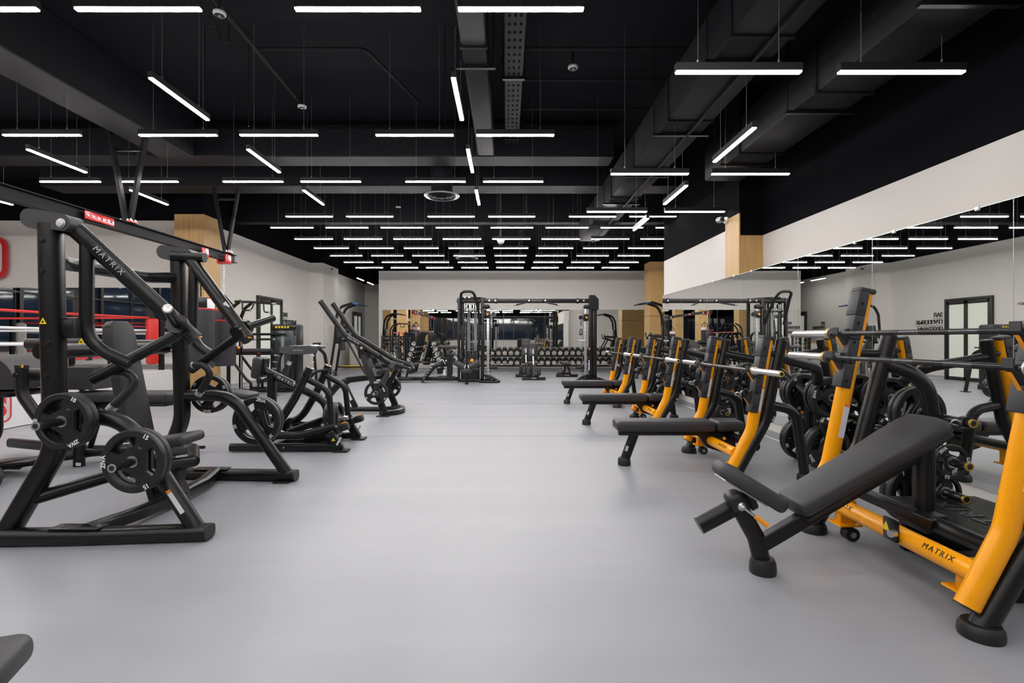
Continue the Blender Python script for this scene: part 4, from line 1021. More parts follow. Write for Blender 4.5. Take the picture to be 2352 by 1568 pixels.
bag(3.2, .7, 1.12, .2, 'punching bag hung on the rail left of the camera'); bag(1.6, .9, .55, .27, 'round black wrecking ball bag on the rail beside the camera', True)

# ------------------------------------------------------------------ padded bench machine behind the chest press
T = thing('curl_machine', 'black padded curl machine between the chest press and the ring', 'gym machine', (-4.4, 5.1, 0))
def B(pts, Y): return [at(x, y, Y) for x, y in pts]
def part(nm, m, fn, ang=38):
    q = MB(); fn(q); return q.obj(nm, m, T, ang)
part('bench_pad', 'pad_vinyl', lambda q: q.box(((at(184, 910, 5.2)+at(400, 910, 5.2))/2), (1.02, .34, .10), None, .03, 3), 50)
part('bench_board', 'black_gloss', lambda q: q.box(((at(184, 926, 5.2)+at(400, 926, 5.2))/2), (.96, .28, .03), None, .006))
part('head_pad', 'pad_vinyl', lambda q: q.prism([(-.17, .10), (.20, .10), (.20, -.12), (-.06, -.12), (-.09, -.10), (-.10, -.02), (-.17, .0)], at(200, 864, 5.25), (1, 0, 0), (0, 0, 1), .36), 50)
part('head_post', 'steel', lambda q: q.cyl(at(212, 905, 5.25), at(212, 880, 5.25), .03, 12))
part('roller_pad', 'rubber', lambda q: q.tube(B([(66, 790), (215, 790)], 5.6), .062, 18))
part('roller_bar', 'black_metal', lambda q: q.tube(B([(200, 790), (396, 791)], 5.6), .052, 16))
part('roller_post', 'black_metal', lambda q: q.tube(B([(165, 790), (165, 838), (200, 920)], 5.45), .03, 12, .1))
part('main_post', 'black_metal', lambda q: q.tube(B([(215, 925), (182, 1020), (182, 1095)], 5.05), .05, 14, .15))
part('sticker', 'label_white', lambda q: [q.box(at(180, 1066, 4.985), (.05, .002, .03)), q.box(at(180, 1076, 4.985), (.05, .002, .025))])
part('post_foot', 'rubber', lambda q: q.box(at(182, 1092, 5.05)+V((0, 0, -.03)), (.14, .16, .06), None, .01))
part('rear_strut', 'black_metal', lambda q: q.tube(B([(236, 935), (205, 1035)], 5.2), .026, 10))
part('floor_beam', 'black_metal', lambda q: q.tube([(-5.4, 5.6, .12), (-4.15, 5.2, .12), (-4.02, 5.5, .08)], .042, 12, .1, sec=(.042, .05, .7)))
part('floor_bar', 'black_metal', lambda q: q.tube([(-4.6, 4.6, .10), (-4.15, 5.15, .11), (-3.8, 5.6, .06)], .04, 12, .1))
part('far_beam', 'black_metal', lambda q: q.tube([(-4.3, 5.1, .12), (-3.4, 5.15, .13)], .038, 12))
part('floor_bracket', 'black_metal', lambda q: q.tube([(-3.9, 5.6, .05), (-3.55, 5.35, .12), (-3.35, 5.7, .05)], .02, 8, .05))
part('far_beam_cap', 'rubber', lambda q: q.tube([(-3.41, 5.15, .13), (-3.35, 5.153, .13)], .046, 12))
part('pulley_block', 'black_gloss', lambda q: [q.box(at(240, 940, 5.1), (.28, .12, .07), None, .01), q.cyl(at(232, 942, 5.0), at(232, 942, 5.1), .04, 14)])
part('pulley_bolt', 'steel', lambda q: q.cyl(at(232, 942, 4.98), at(232, 942, 5.0), .016, 10))
T = thing('preacher_bench', 'black preacher curl bench with a half round pad at the left edge', 'gym bench', (-5.0, 4.9, 0))
c = at(18, 862, 4.9)
half = [(-.30, -.11), (.30, -.11)]+[(.30*math.cos(t), -.06+.26*math.sin(t)) for t in [PI*k/14 for k in range(15)]]
part('arm_pad', 'pad_vinyl', lambda q: q.prism(half, c, (1, 0, 0), (0, 0, 1), .5), 30)
part('pad_board', 'black_gloss', lambda q: q.box(c+V((-.1, 0, -.16)), (.56, .4, .06), None, .01))
part('frame_tube', 'black_metal', lambda q: q.tube(B([(50, 842), (50, 905), (95, 968), (150, 985)], 4.62), .048, 16, .22))
part('tube_cap', 'rubber', lambda q: q.cyl(at(50, 845, 4.62), at(50, 838, 4.62), .05, 16))
part('cap_mark', 'orange_bit', lambda q: q.box(at(51, 841, 4.565), (.012, .01, .025)))
part('frame_bolt', 'black_gloss', lambda q: bolt(q, at(37, 861, 4.57), (0, -1, 0), .02, .016))
part('roller_pad', 'rubber', lambda q: q.cyl(at(66, 861, 4.75), at(140, 861, 4.75), .062, 18))
part('roller_collar', 'chrome', lambda q: q.cyl(at(63, 861, 4.75), at(68, 861, 4.75), .03, 14))
part('support_post', 'black_metal', lambda q: q.tube([c+V((-.1, 0, -.18)), V((c.x-.1, c.y, .3)), V((c.x-.5, c.y, .07))], .045, 12, .2))
part('foot_plate', 'black_metal', lambda q: q.prism([(-.28, .05), (.22, .09), (.22, .075), (-.28, .03)], (-4.5, 4.75, .06), (1, 0, 0), (0, 0, 1), .3))
part('floor_beam', 'black_metal', lambda q: q.tube([(-5.4, 4.9, .06), (-4.6, 4.85, .06)], .045, 12))
part('rear_foot', 'black_metal', lambda q: q.tube([(-5.35, 4.6, .05), (-5.35, 5.2, .05)], .045, 12))
part('front_foot', 'rubber', lambda q: q.lathe([(.001, 0), (.10, .0), (.13, .08), (.10, .14), (.001, .15)], (-4.42, 4.35, 0), (0, 0, 1), 20))

# ------------------------------------------------------------------ plate loaded row machine
Y0 = 6.05
T = thing('row_machine', 'black plate loaded row machine behind the chest press, with curved arms', 'gym machine', (-2.5, Y0, 0))
pair('foot_beam', BM, lambda q, s: q.tube([(-3.05, Y(s, .36), .05), (-1.88, Y(s, .34), .05)], .045, 12, sec=(.05, .042, .7)))
pair('foot_cap', 'rubber', lambda q, s: q.box((-1.83, Y(s, .34), .012), (.16, .14, .024), None, .006))
def bl(q, s): bolt(q, (-2.45, Y(s, .392), .055), (0, s, 0), .014, .008)
pair('beam_bolt', 'grey_steel', bl)
pair('curved_arm', BM, lambda q, s: q.tube([(-2.78, Y(s, .36), .17), (-2.55, Y(s, .36), .27), (-2.36, Y(s, .33), .58), (-2.20, Y(s, .30), .925)], .045, 14, .9, fn=8))
pair('arm_top_mark', 'orange_bit', lambda q, s: q.box((-2.195, Y(s, .32), .925), (.014, .03, .02)))
pair('arm_bolt', 'black_gloss', lambda q, s: bolt(q, (-2.235, Y(s, .346), .86), (0, s, 0), .02, .02))
pair('handle_arm', BM, lambda q, s: q.tube([(-2.235, Y(s, .29), .80), (-1.99, Y(s, .29), .67), (-1.95, Y(s, .30), .24)], .034, 12, .16, fn=7))
pair('low_arm', BM, lambda q, s: q.tube([(-2.75, Y(s, .36), .185), (-2.3, Y(s, .34), .175), (-1.92, Y(s, .33), .27)], .041, 12, .6, fn=7))
pair('pivot_link', 'black_gloss', lambda q, s: [q.bar((-2.05, Y(s, .30), .29), (-1.86, Y(s, .30), .225), .05, .075, bev=.02, seg=2), q.cyl((-2.04, Y(s, .34), .29), (-2.04, Y(s, .26), .29), .04, 14)])
pair('pivot_bolt', 'chrome', lambda q, s: bolt(q, (-2.04, Y(s, .34), .29), (0, s, 0), .016, .01))
pair('foot_peg', 'rubber', lambda q, s: q.box((-1.82, Y(s, .29), .265), (.11, .1, .085), rotY(-.3), .02))
pair('peg_stripe', 'orange_bit', lambda q, s: q.box((-1.82, Y(s, .30), .312), (.05, .07, .006), rotY(-.3)))
pair('front_post', BM, lambda q, s: q.bar((-1.95, Y(s, .34), .20), (-1.84, Y(s, .34), .02), .075, .09, (1, 0, 0), .012))
pair('post_collar', 'black_gloss', lambda q, s: q.bar((-1.965, Y(s, .34), .215), (-1.935, Y(s, .34), .17), .095, .11, (1, 0, 0), .012))
pair('side_label', 'label_white', lambda q, s: [q.box((-1.85, Y(s, .34)+s*.0385, .12), (.02, .002, .1), rotY(.5)), q.box((-1.84, Y(s, .36), .13), (.002, .02, .02), rotY(.5))])
pair('warning_sign', 'yellow_sign', lambda q, s: q.prism([(-.02, -.016), (.02, -.016), (0, .02)], (-1.91, Y(s, .379), .14), (1, 0, 0), (0, 0, 1), .003))
pair('handle', 'rubber', lambda q, s: q.tube([(-2.20, Y(s, .27), .87), (-2.30, Y(s, .17), .86), (-2.42, Y(s, .15), .74)], .019, 10, .07))
pair('handle_cap', 'chrome', lambda q, s: q.cyl((-2.415, Y(s, .15), .745), (-2.428, Y(s, .15), .73), .022, 10))
part('spar', BM, lambda q: q.tube([(-2.86, Y0, .885), (-2.30, Y0, .605), (-2.12, Y0, .50), (-2.08, Y0, .06)], .046, 14, .28, fn=8))
d = (V((-2.30, Y0, .605))-V((-2.86, Y0, .885))).normalized(); n = V((0, -1, .25)); n = (n-d*n.dot(d)).normalized()
lettering('MATRIX', V((-2.58, Y0, .745))+n*.0465, d, n.cross(d), .052, 'grey_print', T, space=1.3)
part('post', BM, lambda q: q.tube([(-2.76, Y0, .85), (-2.76, Y0, .06)], .05, 12, sec=(.045, .06, .6)))
part('post_plate', 'grey_steel', lambda q: q.box((-2.72, Y0, .02), (.3, .2, .02), None, .004))
part('centre_beam', BM, lambda q: q.tube([(-2.76, Y0, .055), (-2.05, Y0, .055)], .045, 12))
part('cross_beam', BM, lambda q: q.tube([(-2.62, Y(-1, .34), .06), (-2.60, Y(1, .34), .06)], .04, 12))
part('front_cross_beam', BM, lambda q: q.tube([(-2.08, Y(-1, .34), .06), (-2.06, Y(1, .34), .06)], .04, 12))
part('gusset', BM, lambda q: q.prism([(0, 0), (.16, .16), (.2, .16), (.34, 0)], (-2.36, Y(-1, .16), .06), (1, 0, 0), (0, 0, 1), .05))
part('chest_pad', 'pad_vinyl', lambda q: q.box((-2.895, Y0, .915), (.09, .30, .25), rotY(.12), .035, 3), 50)
part('pad_bracket', 'black_gloss', lambda q: q.box((-2.835, Y0, .92), (.03, .12, .2), rotY(.12), .005))
part('seat', 'pad_vinyl', lambda q: q.box((-3.18, Y0, .61), (.42, .30, .075), rotY(.16), .03, 3), 50)
part('seat_post', 'chrome', lambda q: q.bar((-3.07, Y0, .55), (-3.02, Y0, .30), .04, .03, (1, 0, 0)))
part('seat_sleeve', BM, lambda q: q.bar((-3.03, Y0, .35), (-2.80, Y0, .08), .07, .08, (1, 0, 0)))
part('weight_horn', 'chrome', lambda q: [q.cyl((-2.12, Y0-.02, .31), (-1.86, Y0-.02, .325), .0245, 14)])
part('horn_mount', BM, lambda q: q.bar((-2.12, Y0, .31), (-2.45, Y(-1, .3), .2), .06, .07))
part('lever_plate', BM, lambda q: q.prism([(0, 0), (.1, .12), (.16, .12), (.1, -.06)], (-2.74, Y(1, .2), .17), (1, 0, 0), (0, 0, 1), .1))
stack(['15', '15', '15'], (-1.955, Y0-.02, .32), (1, 0, .05), [.4, 1.2, 2.2], ['%s black 15 kg plate on the central horn of the row machine' % k for k in ('outer', 'middle', 'inner')])

# ------------------------------------------------------------------ high row machine with two long arms
Y0 = 8.72
T = thing('high_row_machine', 'black high row machine with two long bent arms reaching up left', 'gym machine', (-2.4, Y0, 0))
pair('long_arm', BM, lambda q, s: q.tube([(-3.03, Y(s, .30), 1.85), (-2.63, Y(s, .30), 1.29), (-2.34, Y(s, .30), 1.12), (-1.93, Y(s, .28), .86), (-1.70, Y(s, .26), .79)], .045, 14, [.0, .35, 0, .4, 0], fn=7))
pair('arm_cap', 'rubber', lambda q, s: q.cyl((-3.03, Y(s, .30), 1.85), (-3.045, Y(s, .30), 1.87), .047, 14))
pair('cap_mark', 'orange_bit', lambda q, s: [q.box((-3.04, Y(s, .31), 1.87), (.02, .03, .014)), q.box((-1.87, Y(s, .30), .865), (.06, .03, .012), rotY(.35))])
d = (V((-2.34, Y(-1, .3), 1.12))-V((-2.63, Y(-1, .3), 1.29))).normalized(); n = V((.1, -1, .2)); n = (n-d*n.dot(d)).normalized()
lettering('MATRIX', V((-2.50, Y(-1, .30), 1.214))+n*.046, d, n.cross(d), .05, 'grey_print', T, space=1.3)
pair('pivot_joint', 'black_gloss', lambda q, s: [q.cyl((-2.36, Y(s, .25), 1.08), (-2.36, Y(s, .36), 1.08), .062, 16), q.box((-2.37, Y(s, .30), 1.0), (.11, .1, .16), rotY(-.2), .03)])
pair('pivot_bolt', 'chrome', lambda q, s: bolt(q, (-2.36, Y(s, .36), 1.10), (0, s, 0), .018, .012))
pair('upright', BM, lambda q, s: q.bar((-2.36, Y(s, .30), 1.02), (-1.97, Y(s, .42), .06), .09, .10, (1, 0, 0), .014))
pair('swing_post', BM, lambda q, s: q.bar((-1.86, Y(s, .28), .83), (-2.10, Y(s, .36), .40), .07, .08, (1, 0, 0), .012))
pair('swing_collar', 'cover_rubber', lambda q, s: q.bar((-1.84, Y(s, .28), .86), (-1.90, Y(s, .30), .76), .09, .1, (1, 0, 0), .014))
pair('warning_sign', 'yellow_sign', lambda q, s: q.prism([(-.022, -.018), (.022, -.018), (0, .022)], (-1.90, Y(s, .335), .70), (1, 0, 0), (0, 0, 1), .004))
pair('handle_end', 'rubber', lambda q, s: q.tube([(-1.74, Y(s, .26), .80), (-1.64, Y(s, .24), .775), (-1.60, Y(s, .16), .72)], .026, 10, .05))
pair('handle_peg', 'rubber', lambda q, s: q.cyl((-1.97, Y(s, .30), .86), (-2.06, Y(s, .40), 1.0), .027, 12))
pair('counterweight_knob', 'rubber', lambda q, s: q.cyl((-2.06, Y(s, .22), .80), (-2.16, Y(s, .22), .80), .05, 14))
pair('weight_horn', 'black_gloss', lambda q, s: q.cyl((-2.08, Y(s, .36), .385), (-2.08, Y(s, .66), .385), .0245, 14))
pair('horn_end', 'steel', lambda q, s: q.lathe([(.0242, 0), (.0242, .006), (.016, .006), (.0155, .002), (.0001, .002)], (-2.08, Y(s, .66), .385), (0, s, 0), 18))
part('base_arc', BM, lambda q: q.tube([(-2.02, Y(-1, .46), .05), (-1.82, Y(-1, .25), .05), (-1.76, Y0, .05), (-1.82, Y(1, .25), .05), (-2.02, Y(1, .46), .05)], .045, 12, .3, sec=(.05, .042, .7)))
pair('floor_pad', 'rubber', lambda q, s: q.box((-1.98, Y(s, .45), .01), (.2, .12, .02), None, .004))
part('floor_beam', BM, lambda q: q.tube([(-3.05, Y0, .06), (-1.80, Y0, .06)], .045, 12))
part('seat_beam', BM, lambda q: q.bar((-2.72, Y0, .55), (-2.05, Y0, .63), .075, .10, bev=.014))
part('curved_beam', BM, lambda q: q.tube([(-2.68, Y0, .545), (-2.85, Y0, .48), (-3.02, Y0, .28), (-3.05, Y0, .06)], .055, 12, .2, sec=(.045, .06, .7)))
part('mid_post', BM, lambda q: q.bar((-2.76, Y0, .50), (-2.55, Y0, .07), .07, .085, (1, 0, 0), .01))
part('instruction_label', 'label_white', lambda q: q.box((-2.655, Y0-.037, .285), (.045, .002, .16), rotY(-.45)))
part('label_header', 'label_orange', lambda q: q.box((-2.705, Y0-.037, .385), (.045, .002, .025), rotY(-.45)))
part('pulley_plate', 'grey_steel', lambda q: q.box((-2.18, Y0-.05, .69), (.15, .02, .14), rotY(-.1), .004))
part('seat', 'pad_vinyl', lambda q: q.box((-1.98, Y0, .72), (.40, .30, .07), rotY(-.25), .028, 3), 50)
part('knee_pad', 'pad_vinyl', lambda q: q.cyl((-2.3, Y0-.2, .98), (-2.3, Y0+.2, .98), .06, 16))
stack(['15'], (-2.08, Y(-1, .53), .385), (0, -1, 0), [.5], ['black 15 kg plate on the near horn of the high row machine'])
stack(['15', '15'], (-2.08, Y(1, .53), .385), (0, 1, 0), [2.5, 1], ['outer black 15 kg plate on the far horn of the high row machine', 'inner black 15 kg plate on the far horn of the high row machine'])

# ------------------------------------------------------------------ assisted dip and chin machine with its weight tower
T = thing('dip_chin_machine', 'tall black assisted dip and chin machine beside the wood pillar', 'gym machine', (-6.0, 12.1, 0))
for Yq, sx in ((11.9, 525), (12.45, 553)):
    X = at(sx, 800, Yq).x
    part('post', BM, lambda q: q.tube([(X, Yq, .04), (X, Yq, 1.75), (X+.12, Yq-.05, 1.98), (X+.34, Yq-.12, 2.12)], .042, 12, .2, sec=(.035, .05, .7)))
    part('diagonal_strut', BM, lambda q: q.tube([(X, Yq, .86), (X+.42, Yq, .30), (X+.52, Yq, .24), (X+.52, Yq, .04)], .032, 10, .12))
    part('foot', 'rubber', lambda q: q.box((X, Yq, .02), (.12, .3, .04), None, .006))
xa = at(525, 800, 11.9).x
part('chin_bar', 'rubber', lambda q: q.tube([(xa+.26, 11.7, 2.10), (xa+.38, 12.1, 2.12), (xa+.95, 12.15, 2.08)], .03, 10, .08))
part('chin_grip', 'rubber', lambda q: [q.tube([(xa+.40, 11.75, 2.07), (xa+.42, 11.7, 1.9), (xa+.62, 11.7, 1.9), (xa+.64, 11.8, 2.05)], .017, 8, .06), q.tube([(xa+.86, 11.8, 2.05), (xa+.87, 11.8, 1.86), (xa+.98, 11.8, 1.86)], .017, 8, .05)])
part('chin_grip_cap', 'chrome', lambda q: [q.cyl((xa+.90, 12.14, 2.09), (xa+.99, 12.14, 2.08), .032, 10), q.cyl((xa+.97, 11.8, 1.86), (xa+1.0, 11.8, 1.86), .02, 8), q.cyl((xa+.60, 11.7, 1.9), (xa+.635, 11.7, 1.9), .025, 8)])
part('cross_arm', BM, lambda q: [q.tube([(xa+.2, 12.2, 1.36), (xa+1.15, 12.25, 1.36)], .03, 10), q.tube([(xa+.25, 11.9, 1.24), (xa+1.05, 11.9, 1.24)], .026, 10)])
part('dip_handle', 'rubber', lambda q: [q.cyl((xa+.3, 11.85, 1.24), (xa+1.07, 11.85, 1.24), .02, 10)])
part('dip_handle_cap', 'chrome', lambda q: [q.cyl((xa+1.06, 11.85, 1.24), (xa+1.1, 11.85, 1.24), .026, 10), q.cyl((xa+.62, 11.85, 1.24), (xa+.67, 11.85, 1.24), .024, 10)])
part('knee_beam', BM, lambda q: q.box((xa+.55, 11.95, .92), (1.0, .08, .09), None, .01))
part('knee_pad', 'pad_vinyl', lambda q: q.box((xa+.68, 11.9, .985), (.58, .34, .08), None, .03, 3), 50)
part('pad_label', 'label_orange', lambda q: q.box((xa+.7, 11.905, .92), (.07, .002, .025)))
part('lever_box', BM, lambda q: q.box((xa+.18, 11.92, 1.0), (.24, .12, .16), None, .01))
part('adjuster_knob', 'orange_bit', lambda q: q.lathe([(.03, 0), (.036, .02), (.02, .04), (.001, .042)], (xa+.27, 11.85, 1.05), (0, -1, 0), 12))
part('base_frame', BM, lambda q: [q.tube([(xa, 11.9, .05), (xa+1.3, 11.95, .05)], .04, 10), q.tube([(xa+.25, 12.5, .05), (xa+1.3, 12.5, .05)], .04, 10)])
part('guide_rod', 'chrome', lambda q: q.cyl((xa+.24, 12.0, .06), (xa+.24, 12.0, 1.2), .014, 8))
part('step', BM, lambda q: q.tube([(xa+.7, 11.75, .04), (xa+.8, 11.75, .28), (xa+1.05, 11.75, .40), (xa+1.12, 11.75, .04)], .024, 8, .08))
c = at(655, 830, 12.4); X, Yc = c.x, 12.5
part('tower_shroud', 'shroud', lambda q: q.box((X, Yc, .82), (.50, .34, 1.42), None, .03))
part('tower_side', BM, lambda q: [q.box((X-.27, Yc, .80), (.06, .38, 1.56), None, .015), q.box((X+.28, Yc, .80), (.09, .40, 1.56), None, .02)])
part('tower_top', 'black_gloss', lambda q: q.box((X, Yc-.01, 1.53), (.62, .42, .14), None, .03))
part('tower_base', BM, lambda q: q.box((X, Yc, .06), (.66, .46, .12), None, .015))
part('weight_glimpse', 'silver_grey', lambda q: q.box((X-.03, Yc-.172, .9), (.07, .004, 1.0)))
part('instruction_strip', 'yellow_sign', lambda q: [q.box((X-.16+.07*k, Yc-.226, 1.53), (.045, .003, .045)) for k in range(5)])
lettering('MATRIX', (X+.28, Yc-.203, 1.18), (0, 0, 1), (-1, 0, 0), .06, 'grey_print', T, space=1.4)

# ------------------------------------------------------------------ accessory rack
T = thing('accessory_rack', 'black four legged accessory rack with a curved top shelf and pegs', 'rack', (-4.5, 11.7, 0))
for s in (-1, 1):
    X = -4.62+s*.38
    for k, yy in ((0, 11.35), (1, 12.0)):
        dx = s*.10
        part('leg', BM, lambda q: q.tube([(X+dx, yy-(.08 if k == 0 else -.08), .02), (X, yy, .9), (X-s*.05, 11.67, 1.06)], .034, 10, .18, sec=(.022, .038, .7)))
        part('foot', 'rubber', lambda q: q.box((X+dx, yy-(.08 if k == 0 else -.08), .01), (.16, .14, .02), None, .004))
    for k in range(6):
        z = .15+.145*k; part('peg', 'chrome', lambda q: [q.cyl((X+s*.1*(1-z), 11.31+.06*z, z), (X+s*.1*(1-z)-.06, 11.2+.06*z, z+.02), .012, 8), q.lathe([(.02, 0), (.02, .01)], (X+s*.1*(1-z)-.06, 11.2+.06*z, z+.02), (-.4, -1, .2), 10)])
part('top_shelf', 'cover_rubber', lambda q: q.prism([(-.40, -.06), (-.15, -.09), (.15, -.09), (.42, -.06), (.45, .05), (.1, .09), (-.3, .09), (-.42, .04)], (-4.6, 11.35, 1.0), (1, 0, 0), (0, .35, 1), .02))
part('tray', 'black_metal', lambda q: q.box((-4.6, 11.65, 1.05), (.85, .5, .03), None, .008))
lettering('MATRIX', (-4.6, 11.335, .995), (1, 0, 0), (0, .35, 1), .05, 'grey_print', T, space=1.3)
T = thing('rope_handle_bar', 'black attachment bar with a silver end leaning on the accessory rack', 'bar', (-4.6, 11.2, .45))
part('shaft', 'rubber', lambda q: q.tube([at(649, 858, 11.15), at(664, 834, 11.15)], .045, 12))
part('end_sleeve', 'chrome', lambda q: q.cyl(at(662, 837, 11.15), at(666, 830, 11.15), .05, 14))
T = thing('cable_attachments', 'chrome cable handles lying on the accessory rack shelf', 'handle', (-4.4, 11.6, 1.07))
part('bar', 'chrome', lambda q: q.tube([(-4.85, 11.5, 1.085), (-4.4, 11.55, 1.10), (-4.2, 11.7, 1.09)], .014, 8, .1))
part('triangle_handle', 'chrome', lambda q: q.tube([(-4.5, 11.6, 1.085), (-4.25, 11.5, 1.085), (-4.3, 11.75, 1.12)], .012, 8, .03, closed=True))
part('rubber_grip', 'rubber', lambda q: q.tube([(-4.42, 11.75, 1.13), (-4.25, 11.75, 1.14)], .03, 8))

# ------------------------------------------------------------------ knee raise towers
def knee_tower(loc, flip, label):
    """chin bar with blue grips, back pad and arm rests on an A frame; built facing +x"""
    global T
    T = thing('knee_raise_tower', label, 'gym machine', (0, 0, 0))
    for s in (-1, 1):
        y = s*.30
        part('upright', BM, lambda q: q.tube([(-.62, y, .03), (-.45, y, 1.15), (-.38, y, 2.05), (-.25, y, 2.30), (.12, y*.9, 2.42)], .035, 10, .22, sec=(.028, .042, .7)))
        part('front_leg', BM, lambda q: q.tube([(-.05, y, 1.24), (.62, y*1.2, .03)], .034, 10))
        part('foot', 'rubber', lambda q: [q.box((-.62, y, .012), (.14, .12, .024)), q.box((.64, y*1.2, .012), (.18, .14, .024))])
        part('arm_beam', BM, lambda q: q.tube([(-.46, y, 1.10), (.0, y, 1.26), (.12, y, 1.27)], .03, 10, .1))
        part('arm_pad', 'pad_vinyl', lambda q: q.box((-.16, y, 1.34), (.42, .13, .09), rotY(-.12), .03, 2), 50)
        part('grip', 'rubber', lambda q: q.tube([(.06, y, 1.28), (.12, y, 1.33), (.14, y, 1.47)], .02, 8, .04))
        part('grip_cap', 'chrome', lambda q: q.cyl((.14, y, 1.47), (.14, y, 1.50), .024, 8))
        part('chin_handle', 'rubber', lambda q: q.tube([(.05, y*.9, 2.41), (.5, y*1.25, 2.36), (.52, y*.55, 2.35), (.1, y*.5, 2.40)], .020, 8, .05))
        part('blue_grip', 'blue_grip', lambda q: [q.cyl((.18, y, 2.405), (.33, y*1.12, 2.385), .026, 8), q.cyl((.2, y*.53, 2.39), (.32, y*.54, 2.375), .026, 8)])
    part('back_pad', 'pad_vinyl', lambda q: q.box((-.40, 0, 1.42), (.09, .32, .55), rotY(.12), .035, 2), 50)
    part('seat_pad', 'pad_vinyl', lambda q: q.box((-.30, 0, 1.02), (.16, .3, .3), rotY(-.1), .04, 2), 50)
    part('cross_bar', BM, lambda q: [q.tube([(-.45, -.3, 1.12), (-.45, .3, 1.12)], .028, 8), q.tube([(-.60, -.3, .12), (-.60, .3, .12)], .028, 8), q.tube([(.05, -.36, 2.41), (.05, .36, 2.41)], .024, 8)])
    part('side_rail', BM, lambda q: [q.tube([(-.6, .3, .30), (.55, .34, .30)], .03, 8)])
    part('rail_stripe', 'yellow_sign', lambda q: q.box((0, .30, .33), (.9, .03, .02)))
    T.location = loc
    if flip: T.rotation_euler = (0, 0, PI)
    return T
knee_tower((-5.2, 17.2, 0), False, 'black knee raise tower with blue grips before the left grey pilaster')
knee_tower((4.72, 16.6, 0), True, 'black knee raise tower with blue grips before the far right wood column')
q = MB(); q.box((-6.25, 21.6, .55), (.6, .4, 1.1), bev=.01); T = q.top('cabinet', 'wood_panel', 'small wood cabinet in the corridor past the left pilaster', 'cabinet')
q = MB(); q.box((-5.94, 21.4, .55), (.02, .02, .9)); q.box((-6.25, 21.39, .55), (.5, .02, 1.0), bev=.004); q.obj('cabinet_door', 'door_white', T, off=origin(T))
# ------------------------------------------------------------------ cable crossover in the middle of the far hall
T = thing('cable_crossover', 'tall black cable crossover with a long overhead beam in the middle of the hall', 'gym machine', (.6, 14.8, 0))
yc = 14.75
def cx(px): return (px-CX)*yc/F
def cz(py): return HC+(CY-py)*yc/F
# left multi station tower
for px, w_ in ((1054, .07), (1063, .06), (1099, .06), (1108, .09)):
    part('tower_upright', BM, lambda q: q.box((cx(px), yc+(.1 if w_ == .06 else 0), 1.22), (w_, .12, 2.40), None, .012))
for px in (1056, 1106): part('rear_upright', BM, lambda q: q.box((cx(px), yc+.9, 1.22), (.08, .1, 2.40), None, .012))
part('top_plate', BM, lambda q: q.prism([(.44*math.cos(t), .55*math.sin(t)) for t in [2*PI*k/28 for k in range(28)]], (cx(1082), yc+.45, 2.42), (1, 0, 0), (0, 1, 0), .05))
part('top_frame', BM, lambda q: [q.box((cx(1082), yc, 2.33), (.82, .1, .1), None, .02), q.box((cx(1082), yc-.02, 2.04), (.5, .06, .05))])
part('hoop', BM, lambda q: q.tube([(cx(1060), yc-.05, cz(745)), (cx(1061), yc-.35, cz(690)), (cx(1063), yc-.55, cz(673)), (cx(1090), yc-.55, cz(673)), (cx(1095), yc-.35, cz(690)), (cx(1105), yc-.05, cz(745))], .04, 10, .14, fn=6))
part('weight_stack', 'black_gloss', lambda q: [q.box((cx(1081), yc+.3, .22+.055*k), (.34, .2, .05), None, .006) for k in range(13)])
part('guide_rod', 'chrome', lambda q: [q.cyl((cx(px), yc+.25, .15), (cx(px), yc+.25, 2.03), .018, 8) for px in (1073, 1076, 1089, 1092)])
part('pulley', 'black_gloss', lambda q: [q.cyl((cx(px), yc-.03, cz(704)), (cx(px), yc+.02, cz(704)), .075, 16) for px in (1070, 1080, 1090)])
part('pulley_bracket', 'chrome', lambda q: [q.box((cx(px), yc-.05, cz(707)), (.03, .03, .2), None, .005) for px in (1068, 1072, 1079, 1082, 1088, 1093)])
part('cable', 'grey_steel', lambda q: [q.cyl((cx(px), yc-.02, .3), (cx(px), yc-.02, 2.1), .006, 6) for px in (1069, 1080, 1086, 1095)])
part('pulley_bolt', 'chrome', lambda q: [q.cyl((cx(px), yc-.40, cz(685)), (cx(px), yc-.37, cz(685)), .025, 8) for px in (1070, 1080)])
part('round_guard', 'rubber', lambda q: q.cyl((cx(1081), yc-.1, cz(819)), (cx(1081), yc-.06, cz(819)), .09, 18))
part('pin_knob', 'orange_bit', lambda q: q.lathe([(.045, 0), (.05, .02), (.001, .05)], (cx(1085), yc-.12, cz(827)), (0, -1, 0), 14))
part('stack_guard', BM, lambda q: q.box((cx(1081), yc+.0, .35), (.42, .03, .62), None, .008))
part('side_knob', 'rubber', lambda q: [q.cyl((cx(1060), yc-.1, cz(py)), (cx(1060), yc-.02, cz(py)), .05, 12) for py in (807, 819)])
part('base_frame', BM, lambda q: [q.tube([(cx(1056), yc, .06), (cx(1108), yc, .06)], .045, 10), q.tube([(cx(1056), yc+.9, .06), (cx(1108), yc+.9, .06)], .045, 10)])
part('knee_bar', 'rubber', lambda q: q.cyl((cx(1059), yc-.25, cz(847)), (cx(1103), yc-.25, cz(847)), .03, 10))
part('label', 'label_white', lambda q: [q.box((cx(1103), yc+.045, cz(870)), (.04, .003, .16)), q.box((cx(1101), yc+.045, cz(825)), (.03, .003, .1))])
part('label_header', 'label_orange', lambda q: q.box((cx(1101), yc+.044, cz(821)), (.03, .003, .04)))
part('seat_post', BM, lambda q: q.tube([(cx(1078), yc-.95, .03), (cx(1078), yc-.95, .36)], .05, 10))
part('seat', 'pad_vinyl', lambda q: q.lathe([(.12, 0), (.155, .02), (.155, .08), (.13, .1), (.001, .102)], (cx(1077), yc-.95, .34), (0, 0, 1), 22))
